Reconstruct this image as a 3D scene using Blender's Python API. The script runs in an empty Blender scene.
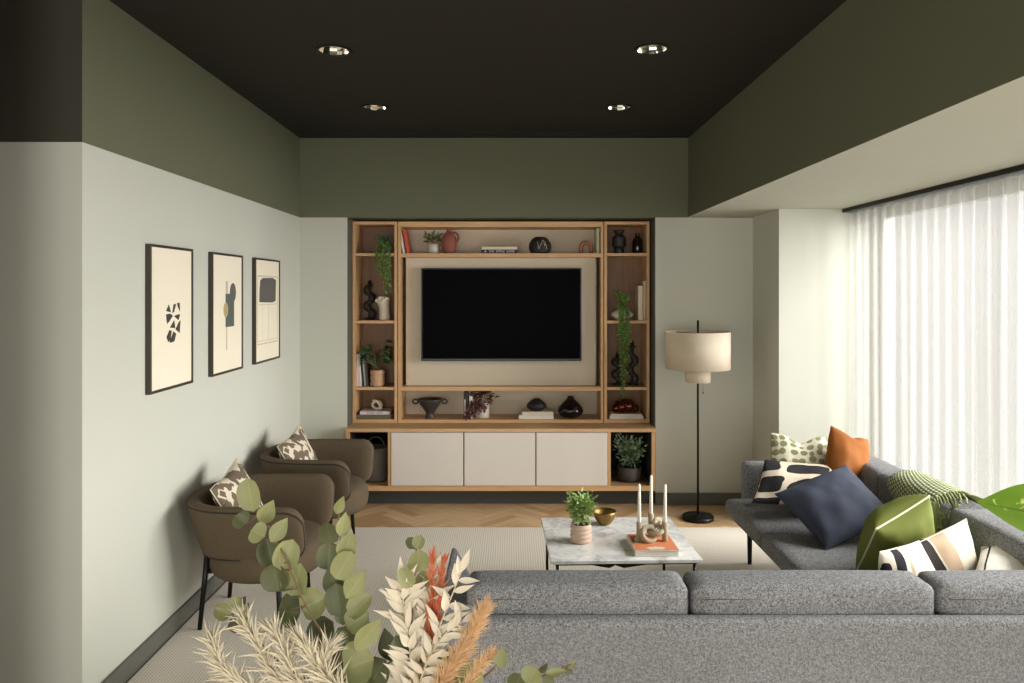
import bpy, bmesh, math, random
from mathutils import Vector, Matrix, noise, Quaternion
from math import sin, cos, pi, sqrt, radians

SC = bpy.context.scene
COL = SC.collection
F, CX, HY, CZ = 760.0, 512.0, 291.0, 1.70      # focal length and horizon in pixels, eye height in metres

def at(px, py, Y):
    """the point of the room seen at a pixel of the photograph, Y metres in front of the camera"""
    return Vector(((px - CX) / F * Y, Y, CZ - (py - HY) / F * Y))

def onz(px, py, z):
    Y = (CZ - z) * F / (py - HY)
    return at(px, py, Y)

# ------------------------------------------------------------------ materials
def lin(c):
    c = c / 255.0
    return c / 12.92 if c <= 0.04045 else ((c + 0.055) / 1.055) ** 2.4
def rgb(r, g, b):
    return (lin(r), lin(g), lin(b), 1.0)

class NT:
    def __init__(s, m):
        s.m = m; s.t = m.node_tree; s.n = s.t.nodes; s.l = s.t.links
    def new(s, kind, **kw):
        n = s.n.new(kind)
        for k, v in kw.items(): setattr(n, k, v)
        return n
    def put(s, sock, v):
        if isinstance(v, bpy.types.NodeSocket): s.l.new(v, sock)
        else: sock.default_value = v
    def math(s, op, a, b=0.0, c=0.0, clamp=False):
        n = s.new('ShaderNodeMath', operation=op, use_clamp=clamp)
        s.put(n.inputs[0], a); s.put(n.inputs[1], b); s.put(n.inputs[2], c)
        return n.outputs[0]
    def mix(s, f, a, b):
        n = s.new('ShaderNodeMix', data_type='RGBA')
        s.put(n.inputs[0], f); s.put(n.inputs[6], a); s.put(n.inputs[7], b)
        return n.outputs[2]
    def ramp(s, f, stops, interp='LINEAR'):
        n = s.new('ShaderNodeValToRGB'); n.color_ramp.interpolation = interp
        e = n.color_ramp.elements
        while len(e) < len(stops): e.new(0.5)
        for i, (p, c) in enumerate(stops):
            e[i].position = p; e[i].color = c
        s.put(n.inputs[0], f)
        return n.outputs[0]
    def coord(s, kind='Object', scale=(1, 1, 1), rot=(0, 0, 0), loc=(0, 0, 0)):
        c = s.new('ShaderNodeTexCoord'); mp = s.new('ShaderNodeMapping')
        mp.inputs['Scale'].default_value = scale; mp.inputs['Rotation'].default_value = rot
        mp.inputs['Location'].default_value = loc
        s.l.new(c.outputs[kind], mp.inputs[0])
        return mp.outputs[0]
    def noise(s, vec, scale, detail=3.0, rough=0.5, dist=0.0):
        n = s.new('ShaderNodeTexNoise'); s.put(n.inputs['Vector'], vec)
        n.inputs['Scale'].default_value = scale; n.inputs['Detail'].default_value = detail
        n.inputs['Roughness'].default_value = rough; n.inputs['Distortion'].default_value = dist
        return n.outputs[0]
    def voronoi(s, vec, scale, feature='F1', metric='EUCLIDEAN', rand=1.0):
        n = s.new('ShaderNodeTexVoronoi', feature=feature, distance=metric)
        s.put(n.inputs['Vector'], vec); n.inputs['Scale'].default_value = scale
        n.inputs['Randomness'].default_value = rand
        return n
    def sep(s, vec):
        n = s.new('ShaderNodeSeparateXYZ'); s.put(n.inputs[0], vec); return n.outputs
    def bump(s, h, strength=0.3, dist=0.002):
        n = s.new('ShaderNodeBump'); n.inputs['Strength'].default_value = strength
        n.inputs['Distance'].default_value = dist; s.put(n.inputs['Height'], h)
        return n.outputs[0]
    def bsdf(s, color, rough=0.6, metallic=0.0, spec=0.5, normal=None, sheen=0.0):
        n = s.n['Principled BSDF']
        s.put(n.inputs['Base Color'], color); s.put(n.inputs['Roughness'], rough)
        n.inputs['Metallic'].default_value = metallic
        n.inputs['Specular IOR Level'].default_value = spec
        if sheen: n.inputs['Sheen Weight'].default_value = sheen
        if normal is not None: s.l.new(normal, n.inputs['Normal'])
        return n

MATS = {}
def newmat(name):
    m = bpy.data.materials.new(name); m.use_nodes = True; MATS[name] = m
    return NT(m)

def plain(name, c, rough=0.6, metallic=0.0, spec=0.5, var=0.06, nscale=8.0, bump=0.0, bscale=200.0, sheen=0.0):
    t = newmat(name)
    v = t.coord('Object')
    n = t.noise(v, nscale, 3)
    a = tuple(max(0, x * (1 - var)) for x in c[:3]) + (1,)
    b = tuple(min(1, x * (1 + var)) for x in c[:3]) + (1,)
    col = t.mix(n, a, b)
    nm = t.bump(t.noise(v, bscale, 2), bump, 0.002) if bump else None
    t.bsdf(col, rough, metallic, spec, nm, sheen)
    return t.m

def woven(name, dark, light, scale=260.0, rough=0.9, contrast=(0.38, 0.62), bump=0.35, sheen=0.15, tone=0.0):
    t = newmat(name)
    v = t.coord('Object')
    n1 = t.noise(v, scale, 2, 0.7)
    n2 = t.noise(v, scale * 0.33, 2, 0.6)
    f = t.math('ADD', t.math('MULTIPLY', n1, 0.75), t.math('MULTIPLY', n2, 0.25))
    col = t.ramp(f, [(contrast[0], dark), (contrast[1], light)])
    if tone:
        n3 = t.noise(v, 5.0, 2)
        col = t.mix(t.math('MULTIPLY', n3, tone), col, dark)
    t.bsdf(col, rough, 0, 0.25, t.bump(n1, bump, 0.002), sheen)
    return t.m

def wood(name, c1, c2, axis='X', scale=1.0, rough=0.45):
    t = newmat(name)
    st = {'X': (1.2, 22, 22), 'Y': (22, 1.2, 22), 'Z': (22, 22, 1.2)}[axis]
    v = t.coord('Object', tuple(x * scale for x in st))
    n = t.noise(v, 2.2, 5, 0.6, 0.6)
    fine = t.noise(v, 9.0, 3, 0.7)
    f = t.math('ADD', t.math('MULTIPLY', n, 0.7), t.math('MULTIPLY', fine, 0.3))
    col = t.ramp(f, [(0.32, c1), (0.68, c2)])
    t.bsdf(col, rough, 0, 0.35, t.bump(fine, 0.08, 0.001))
    return t.m

# paint
plain('wall_paint', rgb(194, 194, 182), 0.75, var=0.025, nscale=2.0, bump=0.05, bscale=350, spec=0.3)
plain('soffit_paint', rgb(182, 182, 167), 0.8, var=0.02, nscale=2.0, spec=0.25)
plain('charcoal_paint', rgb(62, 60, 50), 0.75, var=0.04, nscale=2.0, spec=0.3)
plain('green_paint', rgb(101, 103, 82), 0.7, var=0.04, nscale=2.0, bump=0.05, bscale=350, spec=0.3)
plain('ceiling_paint', rgb(46, 44, 39), 0.85, var=0.05, nscale=2.0, spec=0.2)
plain('baseboard_paint', rgb(92, 92, 84), 0.5, var=0.04)
wood('oak', rgb(188, 146, 102), rgb(214, 174, 128), 'X')
wood('oak_upright', rgb(184, 142, 98), rgb(210, 170, 124), 'Z')
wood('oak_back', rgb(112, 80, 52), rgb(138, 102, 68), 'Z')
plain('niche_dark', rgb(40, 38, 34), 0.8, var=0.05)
plain('plinth_dark', rgb(62, 62, 56), 0.6)
plain('door_lacquer', rgb(214, 206, 196), 0.45, var=0.015, spec=0.4)
plain('linen_panel', rgb(204, 190, 168), 0.8, var=0.03, nscale=30, bump=0.1, bscale=400)
plain('black_metal', rgb(28, 26, 24), 0.4, 0.6)
plain('black_plastic', rgb(14, 14, 15), 0.35)
plain('chrome', rgb(215, 212, 205), 0.08, 1.0, var=0.02)
plain('bulb_glass', rgb(226, 224, 214), 0.15, 0.0)
plain('vent_black', rgb(22, 21, 19), 0.7)
plain('picture_frame', rgb(52, 46, 36), 0.45)
plain('print_paper', rgb(236, 226, 204), 0.6, var=0.02, nscale=6)
plain('print_line', rgb(196, 182, 156), 0.7)
plain('print_dark', rgb(58, 56, 46), 0.7, var=0.1, nscale=30)
plain('print_grey', rgb(92, 88, 84), 0.7, var=0.18, nscale=7)
plain('print_teal', rgb(84, 92, 86), 0.7, var=0.08)
plain('print_tan', rgb(178, 158, 112), 0.7)
plain('print_beige', rgb(206, 196, 172), 0.7)
woven('sofa_fabric', rgb(68, 69, 71), rgb(166, 166, 167), 330, contrast=(0.40, 0.60), tone=0.12, sheen=0.0)
plain('sofa_seam', rgb(104, 103, 102), 0.9)
woven('chair_fabric', rgb(78, 66, 51), rgb(100, 86, 67), 300, contrast=(0.3, 0.7), sheen=0.0, bump=0.15)
plain('chair_piping', rgb(40, 34, 28), 0.8)
t = newmat('lamp_shade')
col = t.mix(t.noise(t.coord('Object', (1, 1, 14)), 30, 3), rgb(222, 210, 192), rgb(238, 228, 210))
b = t.bsdf(col, 0.9, 0, 0.1)
tr = t.new('ShaderNodeBsdfTranslucent'); t.put(tr.inputs[0], col)
mx = t.new('ShaderNodeMixShader'); mx.inputs[0].default_value = 0.5
t.l.new(b.outputs[0], mx.inputs[1]); t.l.new(tr.outputs[0], mx.inputs[2])
t.l.new(mx.outputs[0], t.n['Material Output'].inputs[0])
plain('brass', rgb(136, 108, 62), 0.42, 0.85, var=0.12, nscale=20)
plain('terracotta_pink', rgb(218, 188, 168), 0.75, var=0.07, nscale=30)
plain('terracotta', rgb(140, 82, 66), 0.75, var=0.08, nscale=25)
plain('terracotta_arch', rgb(168, 110, 84), 0.75, var=0.08)
plain('stoneware_white', rgb(206, 200, 186), 0.55, var=0.06, nscale=30)
plain('stoneware_bone', rgb(214, 204, 184), 0.6, var=0.12, nscale=40, bump=0.2, bscale=90)
plain('stoneware_sand', rgb(176, 162, 134), 0.75, var=0.12, nscale=60, bump=0.2, bscale=250)
plain('stoneware_tan', rgb(190, 152, 118), 0.7, var=0.08)
plain('stone_black', rgb(34, 33, 32), 0.55, var=0.15, nscale=20)
plain('gloss_black', rgb(26, 19, 19), 0.12, var=0.1)
plain('stone_pewter', rgb(66, 60, 55), 0.5, 0.3, var=0.18, nscale=40, bump=0.15, bscale=120)
plain('inlay_line', rgb(206, 200, 180), 0.6)
plain('copper_glass', rgb(104, 50, 40), 0.08, 0.7, var=0.2, nscale=20)
plain('pot_charcoal', rgb(76, 70, 64), 0.7, var=0.08)
plain('soil', rgb(46, 36, 28), 0.95, var=0.3, nscale=80)
plain('basket_cane', rgb(138, 134, 126), 0.8, var=0.45, nscale=110, bump=0.8, bscale=120)
plain('basket_handle', rgb(120, 114, 104), 0.7)
plain('candle_wax', rgb(244, 234, 218), 0.45, var=0.01)
plain('wick', rgb(60, 52, 44), 0.9)
plain('paper', rgb(228, 222, 208), 0.8, var=0.04, nscale=100)
for nm, c in dict(book_white=(222, 216, 204), book_red=(196, 82, 56), book_cream=(218, 206, 184), book_green=(190, 194, 158),
                  book_black=(34, 31, 34), book_plum=(52, 34, 44), book_grey=(150, 146, 140), book_olive=(98, 92, 66),
                  book_orange=(214, 132, 88), book_lilac=(212, 200, 202), book_sand=(196, 178, 150), book_dark=(56, 58, 54)).items():
    plain(nm, rgb(*c), 0.6, var=0.03)
plain('ink_black', rgb(34, 32, 30), 0.7)
plain('ink_pale', rgb(226, 206, 200), 0.7)
plain('leaf_green', rgb(92, 110, 62), 0.5, var=0.3, nscale=25)
plain('leaf_fresh', rgb(146, 172, 96), 0.5, var=0.35, nscale=40)
plain('leaf_dark', rgb(56, 82, 44), 0.4, var=0.3, nscale=20)
plain('leaf_bluegreen', rgb(78, 128, 92), 0.5, var=0.35, nscale=60)
plain('leaf_string', rgb(112, 152, 72), 0.5, var=0.35, nscale=60)
plain('leaf_pale', rgb(140, 164, 128), 0.5, var=0.5, nscale=45)
plain('leaf_purple', rgb(92, 54, 56), 0.55, var=0.4, nscale=40)
plain('stem_green', rgb(92, 96, 58), 0.7)
plain('stem_brown', rgb(104, 82, 56), 0.8)
plain('stem_straw', rgb(188, 172, 138), 0.8)
plain('bleached_leaf', rgb(204, 194, 172), 0.7, var=0.1, nscale=30)
plain('plume_straw', rgb(196, 186, 160), 0.8, var=0.15, nscale=30)
plain('dried_red', rgb(186, 98, 62), 0.75, var=0.3, nscale=40)
plain('pampas_tan', rgb(206, 170, 126), 0.85, var=0.2, nscale=40)
plain('pampas_core', rgb(158, 108, 62), 0.9, var=0.25, nscale=60)
plain('navy_cotton', rgb(54, 60, 76), 0.85, var=0.08, nscale=12, bump=0.2, bscale=500)
plain('rust_velvet', rgb(142, 84, 34), 0.8, var=0.14, nscale=6, bump=0.1, bscale=500, spec=0.2)
plain('olive_velvet', rgb(110, 118, 54), 0.8, var=0.14, nscale=7, bump=0.1, bscale=500, spec=0.2)
plain('cream_piping', rgb(224, 220, 190), 0.8)
plain('console_oak', rgb(150, 112, 76), 0.5, var=0.1)
plain('vase_glaze', rgb(196, 188, 172), 0.35, var=0.06)
plain('outside_ground', rgb(170, 168, 160), 0.9)

def leaf_mat(name, c1, c2, vein=None, transl=0.25, nscale=30, rough=0.5):
    t = newmat(name)
    v = t.coord('Object'); uv = t.coord('UV')
    n = t.noise(v, nscale, 2)
    col = t.mix(n, c1, c2)
    if vein is not None:
        s = t.sep(uv)
        mid = t.math('LESS_THAN', t.math('ABSOLUTE', t.math('SUBTRACT', s[0], 0.5)), 0.03)
        col = t.mix(t.math('MULTIPLY', mid, 0.22), col, vein)
    b = t.bsdf(col, rough, 0, 0.4)
    tr = t.new('ShaderNodeBsdfTranslucent'); t.put(tr.inputs[0], col)
    mx = t.new('ShaderNodeMixShader'); mx.inputs[0].default_value = transl
    t.l.new(b.outputs[0], mx.inputs[1]); t.l.new(tr.outputs[0], mx.inputs[2])
    t.l.new(mx.outputs[0], t.n['Material Output'].inputs[0])
    return t.m
leaf_mat('eucalyptus', rgb(108, 113, 72), rgb(162, 164, 114), rgb(178, 178, 134), 0.25, 14)
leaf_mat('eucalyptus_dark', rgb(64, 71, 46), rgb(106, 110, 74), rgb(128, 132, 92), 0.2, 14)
t = newmat('big_leaf')
v = t.coord('Object'); uv = t.sep(t.coord('UV'))
n = t.noise(v, 26, 3, 0.6, 1.5)
sp = t.ramp(n, [(0.58, (0, 0, 0, 1)), (0.66, (1, 1, 1, 1))])
inner = t.math('LESS_THAN', t.math('ABSOLUTE', t.math('SUBTRACT', uv[0], 0.5)), 0.28)
col = t.mix(t.math('MULTIPLY', sp, inner), t.mix(t.noise(v, 9, 2), rgb(94, 134, 40), rgb(140, 176, 60)), rgb(206, 222, 120))
mid = t.math('LESS_THAN', t.math('ABSOLUTE', t.math('SUBTRACT', uv[0], 0.5)), 0.015)
col = t.mix(mid, col, rgb(90, 120, 50))
b = t.bsdf(col, 0.4, 0, 0.4)
tr = t.new('ShaderNodeBsdfTranslucent'); t.put(tr.inputs[0], col)
mx = t.new('ShaderNodeMixShader'); mx.inputs[0].default_value = 0.4
t.l.new(b.outputs[0], mx.inputs[1]); t.l.new(tr.outputs[0], mx.inputs[2])
t.l.new(mx.outputs[0], t.n['Material Output'].inputs[0])

# marble top
t = newmat('marble')
v = t.coord('Object')
w = t.noise(v, 5.0, 6, 0.62, 1.4)
w2 = t.noise(v, 13.0, 5, 0.6, 2.0)
f = t.math('ADD', t.math('MULTIPLY', w, 0.7), t.math('MULTIPLY', w2, 0.3))
col = t.ramp(f, [(0.32, rgb(172, 173, 172)), (0.43, rgb(216, 215, 212)), (0.53, rgb(242, 241, 238))])
t.bsdf(col, 0.18, 0, 0.5)
# herringbone boards: each board's own tone sits in a colour attribute
t = newmat('floor_oak')
at_ = t.new('ShaderNodeVertexColor'); at_.layer_name = 'tone'
uvm = t.coord('UV', (2.0, 40.0, 1))
g = t.noise(uvm, 3.0, 4, 0.6, 0.4)
col = t.mix(g, rgb(192, 160, 120), rgb(218, 188, 148))
col = t.mix(t.sep(at_.outputs[0])[0], col, t.mix(g, rgb(156, 120, 80), rgb(190, 152, 110)))
t.bsdf(col, 0.4, 0, 0.4, t.bump(g, 0.05, 0.001))
# ribbed wool rug
t = newmat('rug_wool')
v = t.coord('Object')
s = t.sep(v)
wob = t.math('MULTIPLY', t.noise(v, 3.0, 2), 0.006)
fx = t.math('SINE', t.math('MULTIPLY', t.math('ADD', s[0], wob), 2 * pi / 0.015))
fy = t.math('SINE', t.math('MULTIPLY', s[1], 2 * pi / 0.015))
f = t.math('MULTIPLY_ADD', t.math('MULTIPLY', fx, t.math('MULTIPLY_ADD', fy, 0.6, 0.4)), 0.5, 0.5)
nn = t.noise(v, 300, 2)
f2 = t.math('MULTIPLY_ADD', nn, 0.35, t.math('MULTIPLY', f, 0.75))
col = t.ramp(f2, [(0.15, rgb(150, 138, 122)), (0.5, rgb(206, 197, 181)), (0.9, rgb(228, 220, 205))])
t.bsdf(col, 0.95, 0, 0.1, t.bump(f2, 0.5, 0.004), 0.1)
# sheer curtain
t = newmat('sheer_voile')
v = t.coord('UV')
s = t.sep(v)
head = t.math('GREATER_THAN', s[1], 0.957)
wv = t.noise(t.coord('Object', (1, 1, 1)), 260, 2)
tp = t.new('ShaderNodeBsdfTransparent'); tp.inputs[0].default_value = (1, 1, 1, 1)
tl = t.new('ShaderNodeBsdfTranslucent'); tl.inputs[0].default_value = (0.23, 0.222, 0.203, 1)
df = t.new('ShaderNodeBsdfDiffuse'); df.inputs[0].default_value = (0.85, 0.84, 0.81, 1)
m1 = t.new('ShaderNodeMixShader'); m1.inputs[0].default_value = 0.45
t.l.new(tl.outputs[0], m1.inputs[1]); t.l.new(df.outputs[0], m1.inputs[2])
m2 = t.new('ShaderNodeMixShader')
#dens = t.math('ADD', t.math('MULTIPLY_ADD', head, 0.22, 0.26), t.math('MULTIPLY', wv, 0.1))
t.put(m2.inputs[0], t.math('MULTIPLY_ADD', head, 0.12, 0.27))
t.l.new(tp.outputs[0], m2.inputs[1]); t.l.new(m1.outputs[0], m2.inputs[2])
t.l.new(m2.outputs[0], t.n['Material Output'].inputs[0])
t.n.remove(t.n['Principled BSDF'])
# window glass
t = newmat('window_glass')
tp = t.new('ShaderNodeBsdfTransparent'); gl = t.new('ShaderNodeBsdfGlossy'); gl.inputs['Roughness'].default_value = 0.02
m2 = t.new('ShaderNodeMixShader'); m2.inputs[0].default_value = 0.06
t.l.new(tp.outputs[0], m2.inputs[1]); t.l.new(gl.outputs[0], m2.inputs[2])
t.l.new(m2.outputs[0], t.n['Material Output'].inputs[0]); t.n.remove(t.n['Principled BSDF'])
# screen
t = newmat('tv_screen'); t.bsdf(rgb(2, 2, 3), 0.45, 0, 0.03)
# cushion patterns (all on the cushion's own UV)
def fabric_bump(t): return t.bump(t.noise(t.coord('Object'), 400, 2), 0.15, 0.002)
t = newmat('dotted_fabric')
uv = t.coord('UV', (6.6, 6.6, 1))
vo = t.voronoi(uv, 1.0, 'F1', rand=0.35)
d = t.math('ADD', vo.outputs['Distance'], t.math('MULTIPLY', t.math('SUBTRACT', t.noise(uv, 1.6, 2), 0.5), 0.25))
dot = t.math('LESS_THAN', d, 0.42)
st = t.noise(t.coord('UV', (60, 8, 1)), 3, 2)
col = t.mix(dot, rgb(228, 222, 202), t.mix(st, rgb(118, 120, 84), rgb(162, 162, 120)))
t.bsdf(col, 0.85, 0, 0.2, fabric_bump(t))
t = newmat('angular_fabric')
uv = t.coord('UV', (13, 8, 1), (0, 0, 0.6))
vo = t.voronoi(uv, 1.0, 'F1', 'CHEBYCHEV', 0.85)
c = t.sep(vo.outputs['Color'])[0]
vo2 = t.voronoi(uv, 1.0, 'DISTANCE_TO_EDGE', 'EUCLIDEAN', 0.75)
edge = t.math('LESS_THAN', vo2.outputs['Distance'], 0.045)
col = t.mix(t.math('GREATER_THAN', c, 0.5), rgb(112, 98, 82), rgb(214, 202, 180))
t.bsdf(col, 0.85, 0, 0.2, fabric_bump(t))
def rects_fabric(name, base, shapes, wobble=0.03, nscale=3.0):
    """flat shapes printed on cloth: (u, v, half width, half height, roundness power, colour)"""
    t = newmat(name)
    uv = t.coord('UV')
    s = t.sep(uv)
    nz = t.math('MULTIPLY', t.math('SUBTRACT', t.noise(uv, nscale, 3), 0.5), wobble * 4)
    u = t.math('ADD', s[0], nz); v = t.math('SUBTRACT', s[1], nz)
    fine = t.noise(t.coord('Object'), 350, 2)
    col = t.mix(fine, tuple(x * .9 for x in base[:3]) + (1,), base)
    for (cu, cv, hu, hv, p, c) in shapes:
        a = t.math('POWER', t.math('ABSOLUTE', t.math('DIVIDE', t.math('SUBTRACT', u, cu), hu)), p)
        b = t.math('POWER', t.math('ABSOLUTE', t.math('DIVIDE', t.math('SUBTRACT', v, cv), hv)), p)
        col = t.mix(t.math('LESS_THAN', t.math('ADD', a, b), 1.0), col, c)
    t.bsdf(col, 0.88, 0, 0.2, fabric_bump(t))
INK = rgb(44, 42, 44)
rects_fabric('block_fabric', rgb(222, 208, 186), [(.08, .88, .10, .18, 8, INK), (.50, .76, .24, .13, 6, INK), (.94, .85, .11, .22, 8, INK),
             (.13, .37, .12, .17, 6, INK), (.08, .03, .2, .07, 8, INK), (.52, .28, .2, .22, 2.2, INK), (.9, .3, .13, .2, 8, INK)])
rects_fabric('striped_fabric', rgb(240, 230, 212), [(.30, .5, .09, 2, 8, INK), (.50, .5, .03, 2, 8, rgb(208, 182, 154)), (.07, .55, .07, .25, 4, INK)], 0.01)
rects_fabric('banded_fabric', rgb(240, 230, 214), [(.34, .5, .13, 2, 8, rgb(64, 58, 56)), (.58, .5, .09, 2, 8, rgb(208, 180, 152))], 0.012)
rects_fabric('lined_fabric', rgb(240, 236, 226), [(.10, .5, .012, 2, 8, INK), (.5, .80, 2, .014, 8, INK), (.62, .5, .012, 2, 8, INK)], 0.012)
t = newmat('knit_green')
uv = t.sep(t.coord('UV', (17, 30, 1)))
fx = t.math('SINE', t.math('MULTIPLY', t.math('ADD', uv[0], t.math('MULTIPLY', t.math('FLOOR', uv[1]), 0.5)), 2 * pi))
fy = t.math('SINE', t.math('MULTIPLY', uv[1], 2 * pi))
f = t.math('MULTIPLY_ADD', t.math('ADD', fx, fy), 0.25, 0.5)
col = t.ramp(f, [(0.28, rgb(66, 80, 40)), (0.5, rgb(128, 142, 88)), (0.75, rgb(206, 206, 160))])
t.bsdf(col, 0.9, 0, 0.2, t.bump(f, 0.9, 0.006), 0.2)
plain('knit_fringe', rgb(150, 156, 110), 0.9, var=0.3, nscale=60)

# ------------------------------------------------------------------ mesh helpers
def BM(): return bmesh.new()
def link(name, bm, mats, parent=None, smooth=False, bevel=0.0, subsurf=0, segs=2, loc=None, angle=40):
    bmesh.ops.recalc_face_normals(bm, faces=bm.faces[:])
    me = bpy.data.meshes.new(name)
    bm.to_mesh(me); bm.free()
    if not isinstance(mats, (list, tuple)): mats = [mats]
    for m in mats: me.materials.append(MATS[m])
    o = bpy.data.objects.new(name, me); COL.objects.link(o)
    if parent is not None: o.parent = parent
    if loc is not None: o.location = loc
    if smooth:
        for p in me.polygons: p.use_smooth = True
    if bevel:
        b = o.modifiers.new('bevel', 'BEVEL'); b.width = bevel; b.segments = segs; b.limit_method = 'ANGLE'; b.angle_limit = radians(angle)
    if subsurf:
        s_ = o.modifiers.new('subsurf', 'SUBSURF'); s_.levels = subsurf; s_.render_levels = subsurf
    return o
def tag(o, label, cat, group=None):
    o['label'] = label; o['category'] = cat
    if group: o['group'] = group
    return o
def thing(name, label, cat, loc=(0, 0, 0), rotz=0.0, group=None):
    o = bpy.data.objects.new(name, None); COL.objects.link(o)
    o.location = loc; o.rotation_euler = (0, 0, rotz); o.empty_display_size = 0.05
    return tag(o, label, cat, group)
def structure(o):
    o['kind'] = 'structure'; return o
def copy_tree(o, parent=None):
    c = o.copy(); COL.objects.link(c)
    if parent is not None: c.parent = parent
    for ch in list(o.children): copy_tree(ch, c)
    return c
def recentre(o):
    """puts a single mesh's origin at the middle of its base"""
    me = o.data
    xs = [v.co for v in me.vertices]
    lo = Vector((min(v.x for v in xs), min(v.y for v in xs), min(v.z for v in xs)))
    hi = Vector((max(v.x for v in xs), max(v.y for v in xs), max(v.z for v in xs)))
    c = Vector(((lo.x + hi.x) / 2, (lo.y + hi.y) / 2, lo.z))
    me.transform(Matrix.Translation(-c)); o.location = c
    return o

def box(bm, x0, x1, y0, y1, z0, z1, mi=0):
    vs = [bm.verts.new((x, y, z)) for x in (x0, x1) for y in (y0, y1) for z in (z0, z1)]
    for idx in ((0, 1, 3, 2), (4, 6, 7, 5), (0, 4, 5, 1), (2, 3, 7, 6), (0, 2, 6, 4), (1, 5, 7, 3)):
        f = bm.faces.new([vs[i] for i in idx]); f.material_index = mi
    return vs
def lathe(bm, prof, seg=32, c=(0, 0, 0), mi=0, mtx=None, cap0=True, cap1=True):
    """prof: (radius, height) from bottom to top"""
    c = Vector(c); rings = []
    def P(x, y, z):
        p = Vector((x, y, z))
        if mtx is not None: p = mtx @ p
        return bm.verts.new(p + c)
    for r, z in prof:
        if r < 1e-6: rings.append([P(0, 0, z)])
        else: rings.append([P(r * cos(2 * pi * i / seg), r * sin(2 * pi * i / seg), z) for i in range(seg)])
    for a, b in zip(rings, rings[1:]):
        for i in range(seg):
            j = (i + 1) % seg
            if len(a) == 1 and len(b) == 1: continue
            if len(a) == 1: f = bm.faces.new((a[0], b[j], b[i]))
            elif len(b) == 1: f = bm.faces.new((a[i], a[j], b[0]))
            else: f = bm.faces.new((a[i], a[j], b[j], b[i]))
            f.material_index = mi
    if cap0 and len(rings[0]) > 1: bm.faces.new(rings[0][::-1]).material_index = mi
    if cap1 and len(rings[-1]) > 1: bm.faces.new(rings[-1]).material_index = mi
def tube(bm, pts, r, seg=8, closed=False, mi=0, r1=None, cap=True):
    """round bar along points; r may be a list, or taper from r to r1"""
    pts = [Vector(p) for p in pts]; n = len(pts)
    if isinstance(r, (list, tuple)): rr = list(r)
    elif r1 is not None: rr = [r + (r1 - r) * i / (n - 1) for i in range(n)]
    else: rr = [r] * n
    tang = []
    for i in range(n):
        a = pts[(i - 1) % n] if (closed or i > 0) else pts[i]
        b = pts[(i + 1) % n] if (closed or i < n - 1) else pts[i]
        d = b - a
        tang.append(d.normalized() if d.length > 1e-9 else Vector((0, 0, 1)))
    up = Vector((0, 0, 1)) if abs(tang[0].z) < 0.9 else Vector((1, 0, 0))
    nrm = (up - tang[0] * up.dot(tang[0])).normalized()
    rings = []
    for i in range(n):
        nrm = nrm - tang[i] * nrm.dot(tang[i])
        if nrm.length < 1e-6: nrm = tang[i].orthogonal()
        nrm.normalize(); bn = tang[i].cross(nrm)
        rings.append([bm.verts.new(pts[i] + (nrm * cos(2 * pi * k / seg) + bn * sin(2 * pi * k / seg)) * rr[i]) for k in range(seg)])
    m = n if closed else n - 1
    for i in range(m):
        a, b = rings[i], rings[(i + 1) % n]
        for k in range(seg):
            f = bm.faces.new((a[k], a[(k + 1) % seg], b[(k + 1) % seg], b[k])); f.material_index = mi
    if not closed and cap:
        bm.faces.new(rings[0][::-1]).material_index = mi; bm.faces.new(rings[-1]).material_index = mi
def ball(bm, c, rx, ry=None, rz=None, nu=14, nv=8, mi=0):
    ry = ry or rx; rz = rz or rx
    prof = [(sin(pi * i / nv), -cos(pi * i / nv)) for i in range(nv + 1)]
    prof[0] = (0, -1); prof[-1] = (0, 1)
    lathe(bm, prof, nu, c, mi, Matrix.Diagonal((rx, ry, rz)))
def pad(bm, c, half, r, puff=(0, 0, 0), n=10, mtx=None, mi=0):
    """an upholstered block with rounded edges; puff swells each pair of faces"""
    c = Vector(c); h = Vector(half)
    idx = {}
    def V(i, j, k):
        key = (i, j, k)
        if key in idx: return idx[key]
        p = Vector([(-1 + 2 * t / n) for t in key])
        p = Vector([math.copysign(1 - (1 - abs(x)) ** 1.6, x) if True else x for x in p])
        q = Vector([p[a] * h[a] for a in range(3)])
        inner = Vector([max(-(h[a] - r), min(h[a] - r, q[a])) for a in range(3)])
        d = q - inner
        if d.length > 1e-9: q = inner + d.normalized() * r
        for a in range(3):
            b_, c_ = (a + 1) % 3, (a + 2) % 3
            q[a] += puff[a] * p[a] * (1 - p[b_] ** 2) * (1 - p[c_] ** 2)
        if mtx is not None: q = mtx @ q
        idx[key] = bm.verts.new(q + c)
        return idx[key]
    for a in range(3):
        b_, c_ = (a + 1) % 3, (a + 2) % 3
        for s_ in (0, n):
            for i in range(n):
                for j in range(n):
                    q = []
                    for (u, v) in ((0, 0), (1, 0), (1, 1), (0, 1)):
                        k = [0, 0, 0]; k[a] = s_; k[b_] = i + u; k[c_] = j + v
                        q.append(V(*k))
                    f = bm.faces.new(q if s_ else q[::-1]); f.material_index = mi
def prism(bm, poly, origin, ux, uy, depth, mi=0):
    """polygon (in ux, uy from origin) pushed along ux x uy by depth"""
    o = Vector(origin); ux = Vector(ux); uy = Vector(uy); nz = ux.cross(uy).normalized() * depth
    a = [bm.verts.new(o + ux * p[0] + uy * p[1]) for p in poly]
    b = [bm.verts.new(v.co + nz) for v in a]
    bm.faces.new(b).material_index = mi; bm.faces.new(a[::-1]).material_index = mi
    n = len(poly)
    for i in range(n):
        bm.faces.new((a[i], a[(i + 1) % n], b[(i + 1) % n], b[i])).material_index = mi
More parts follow.
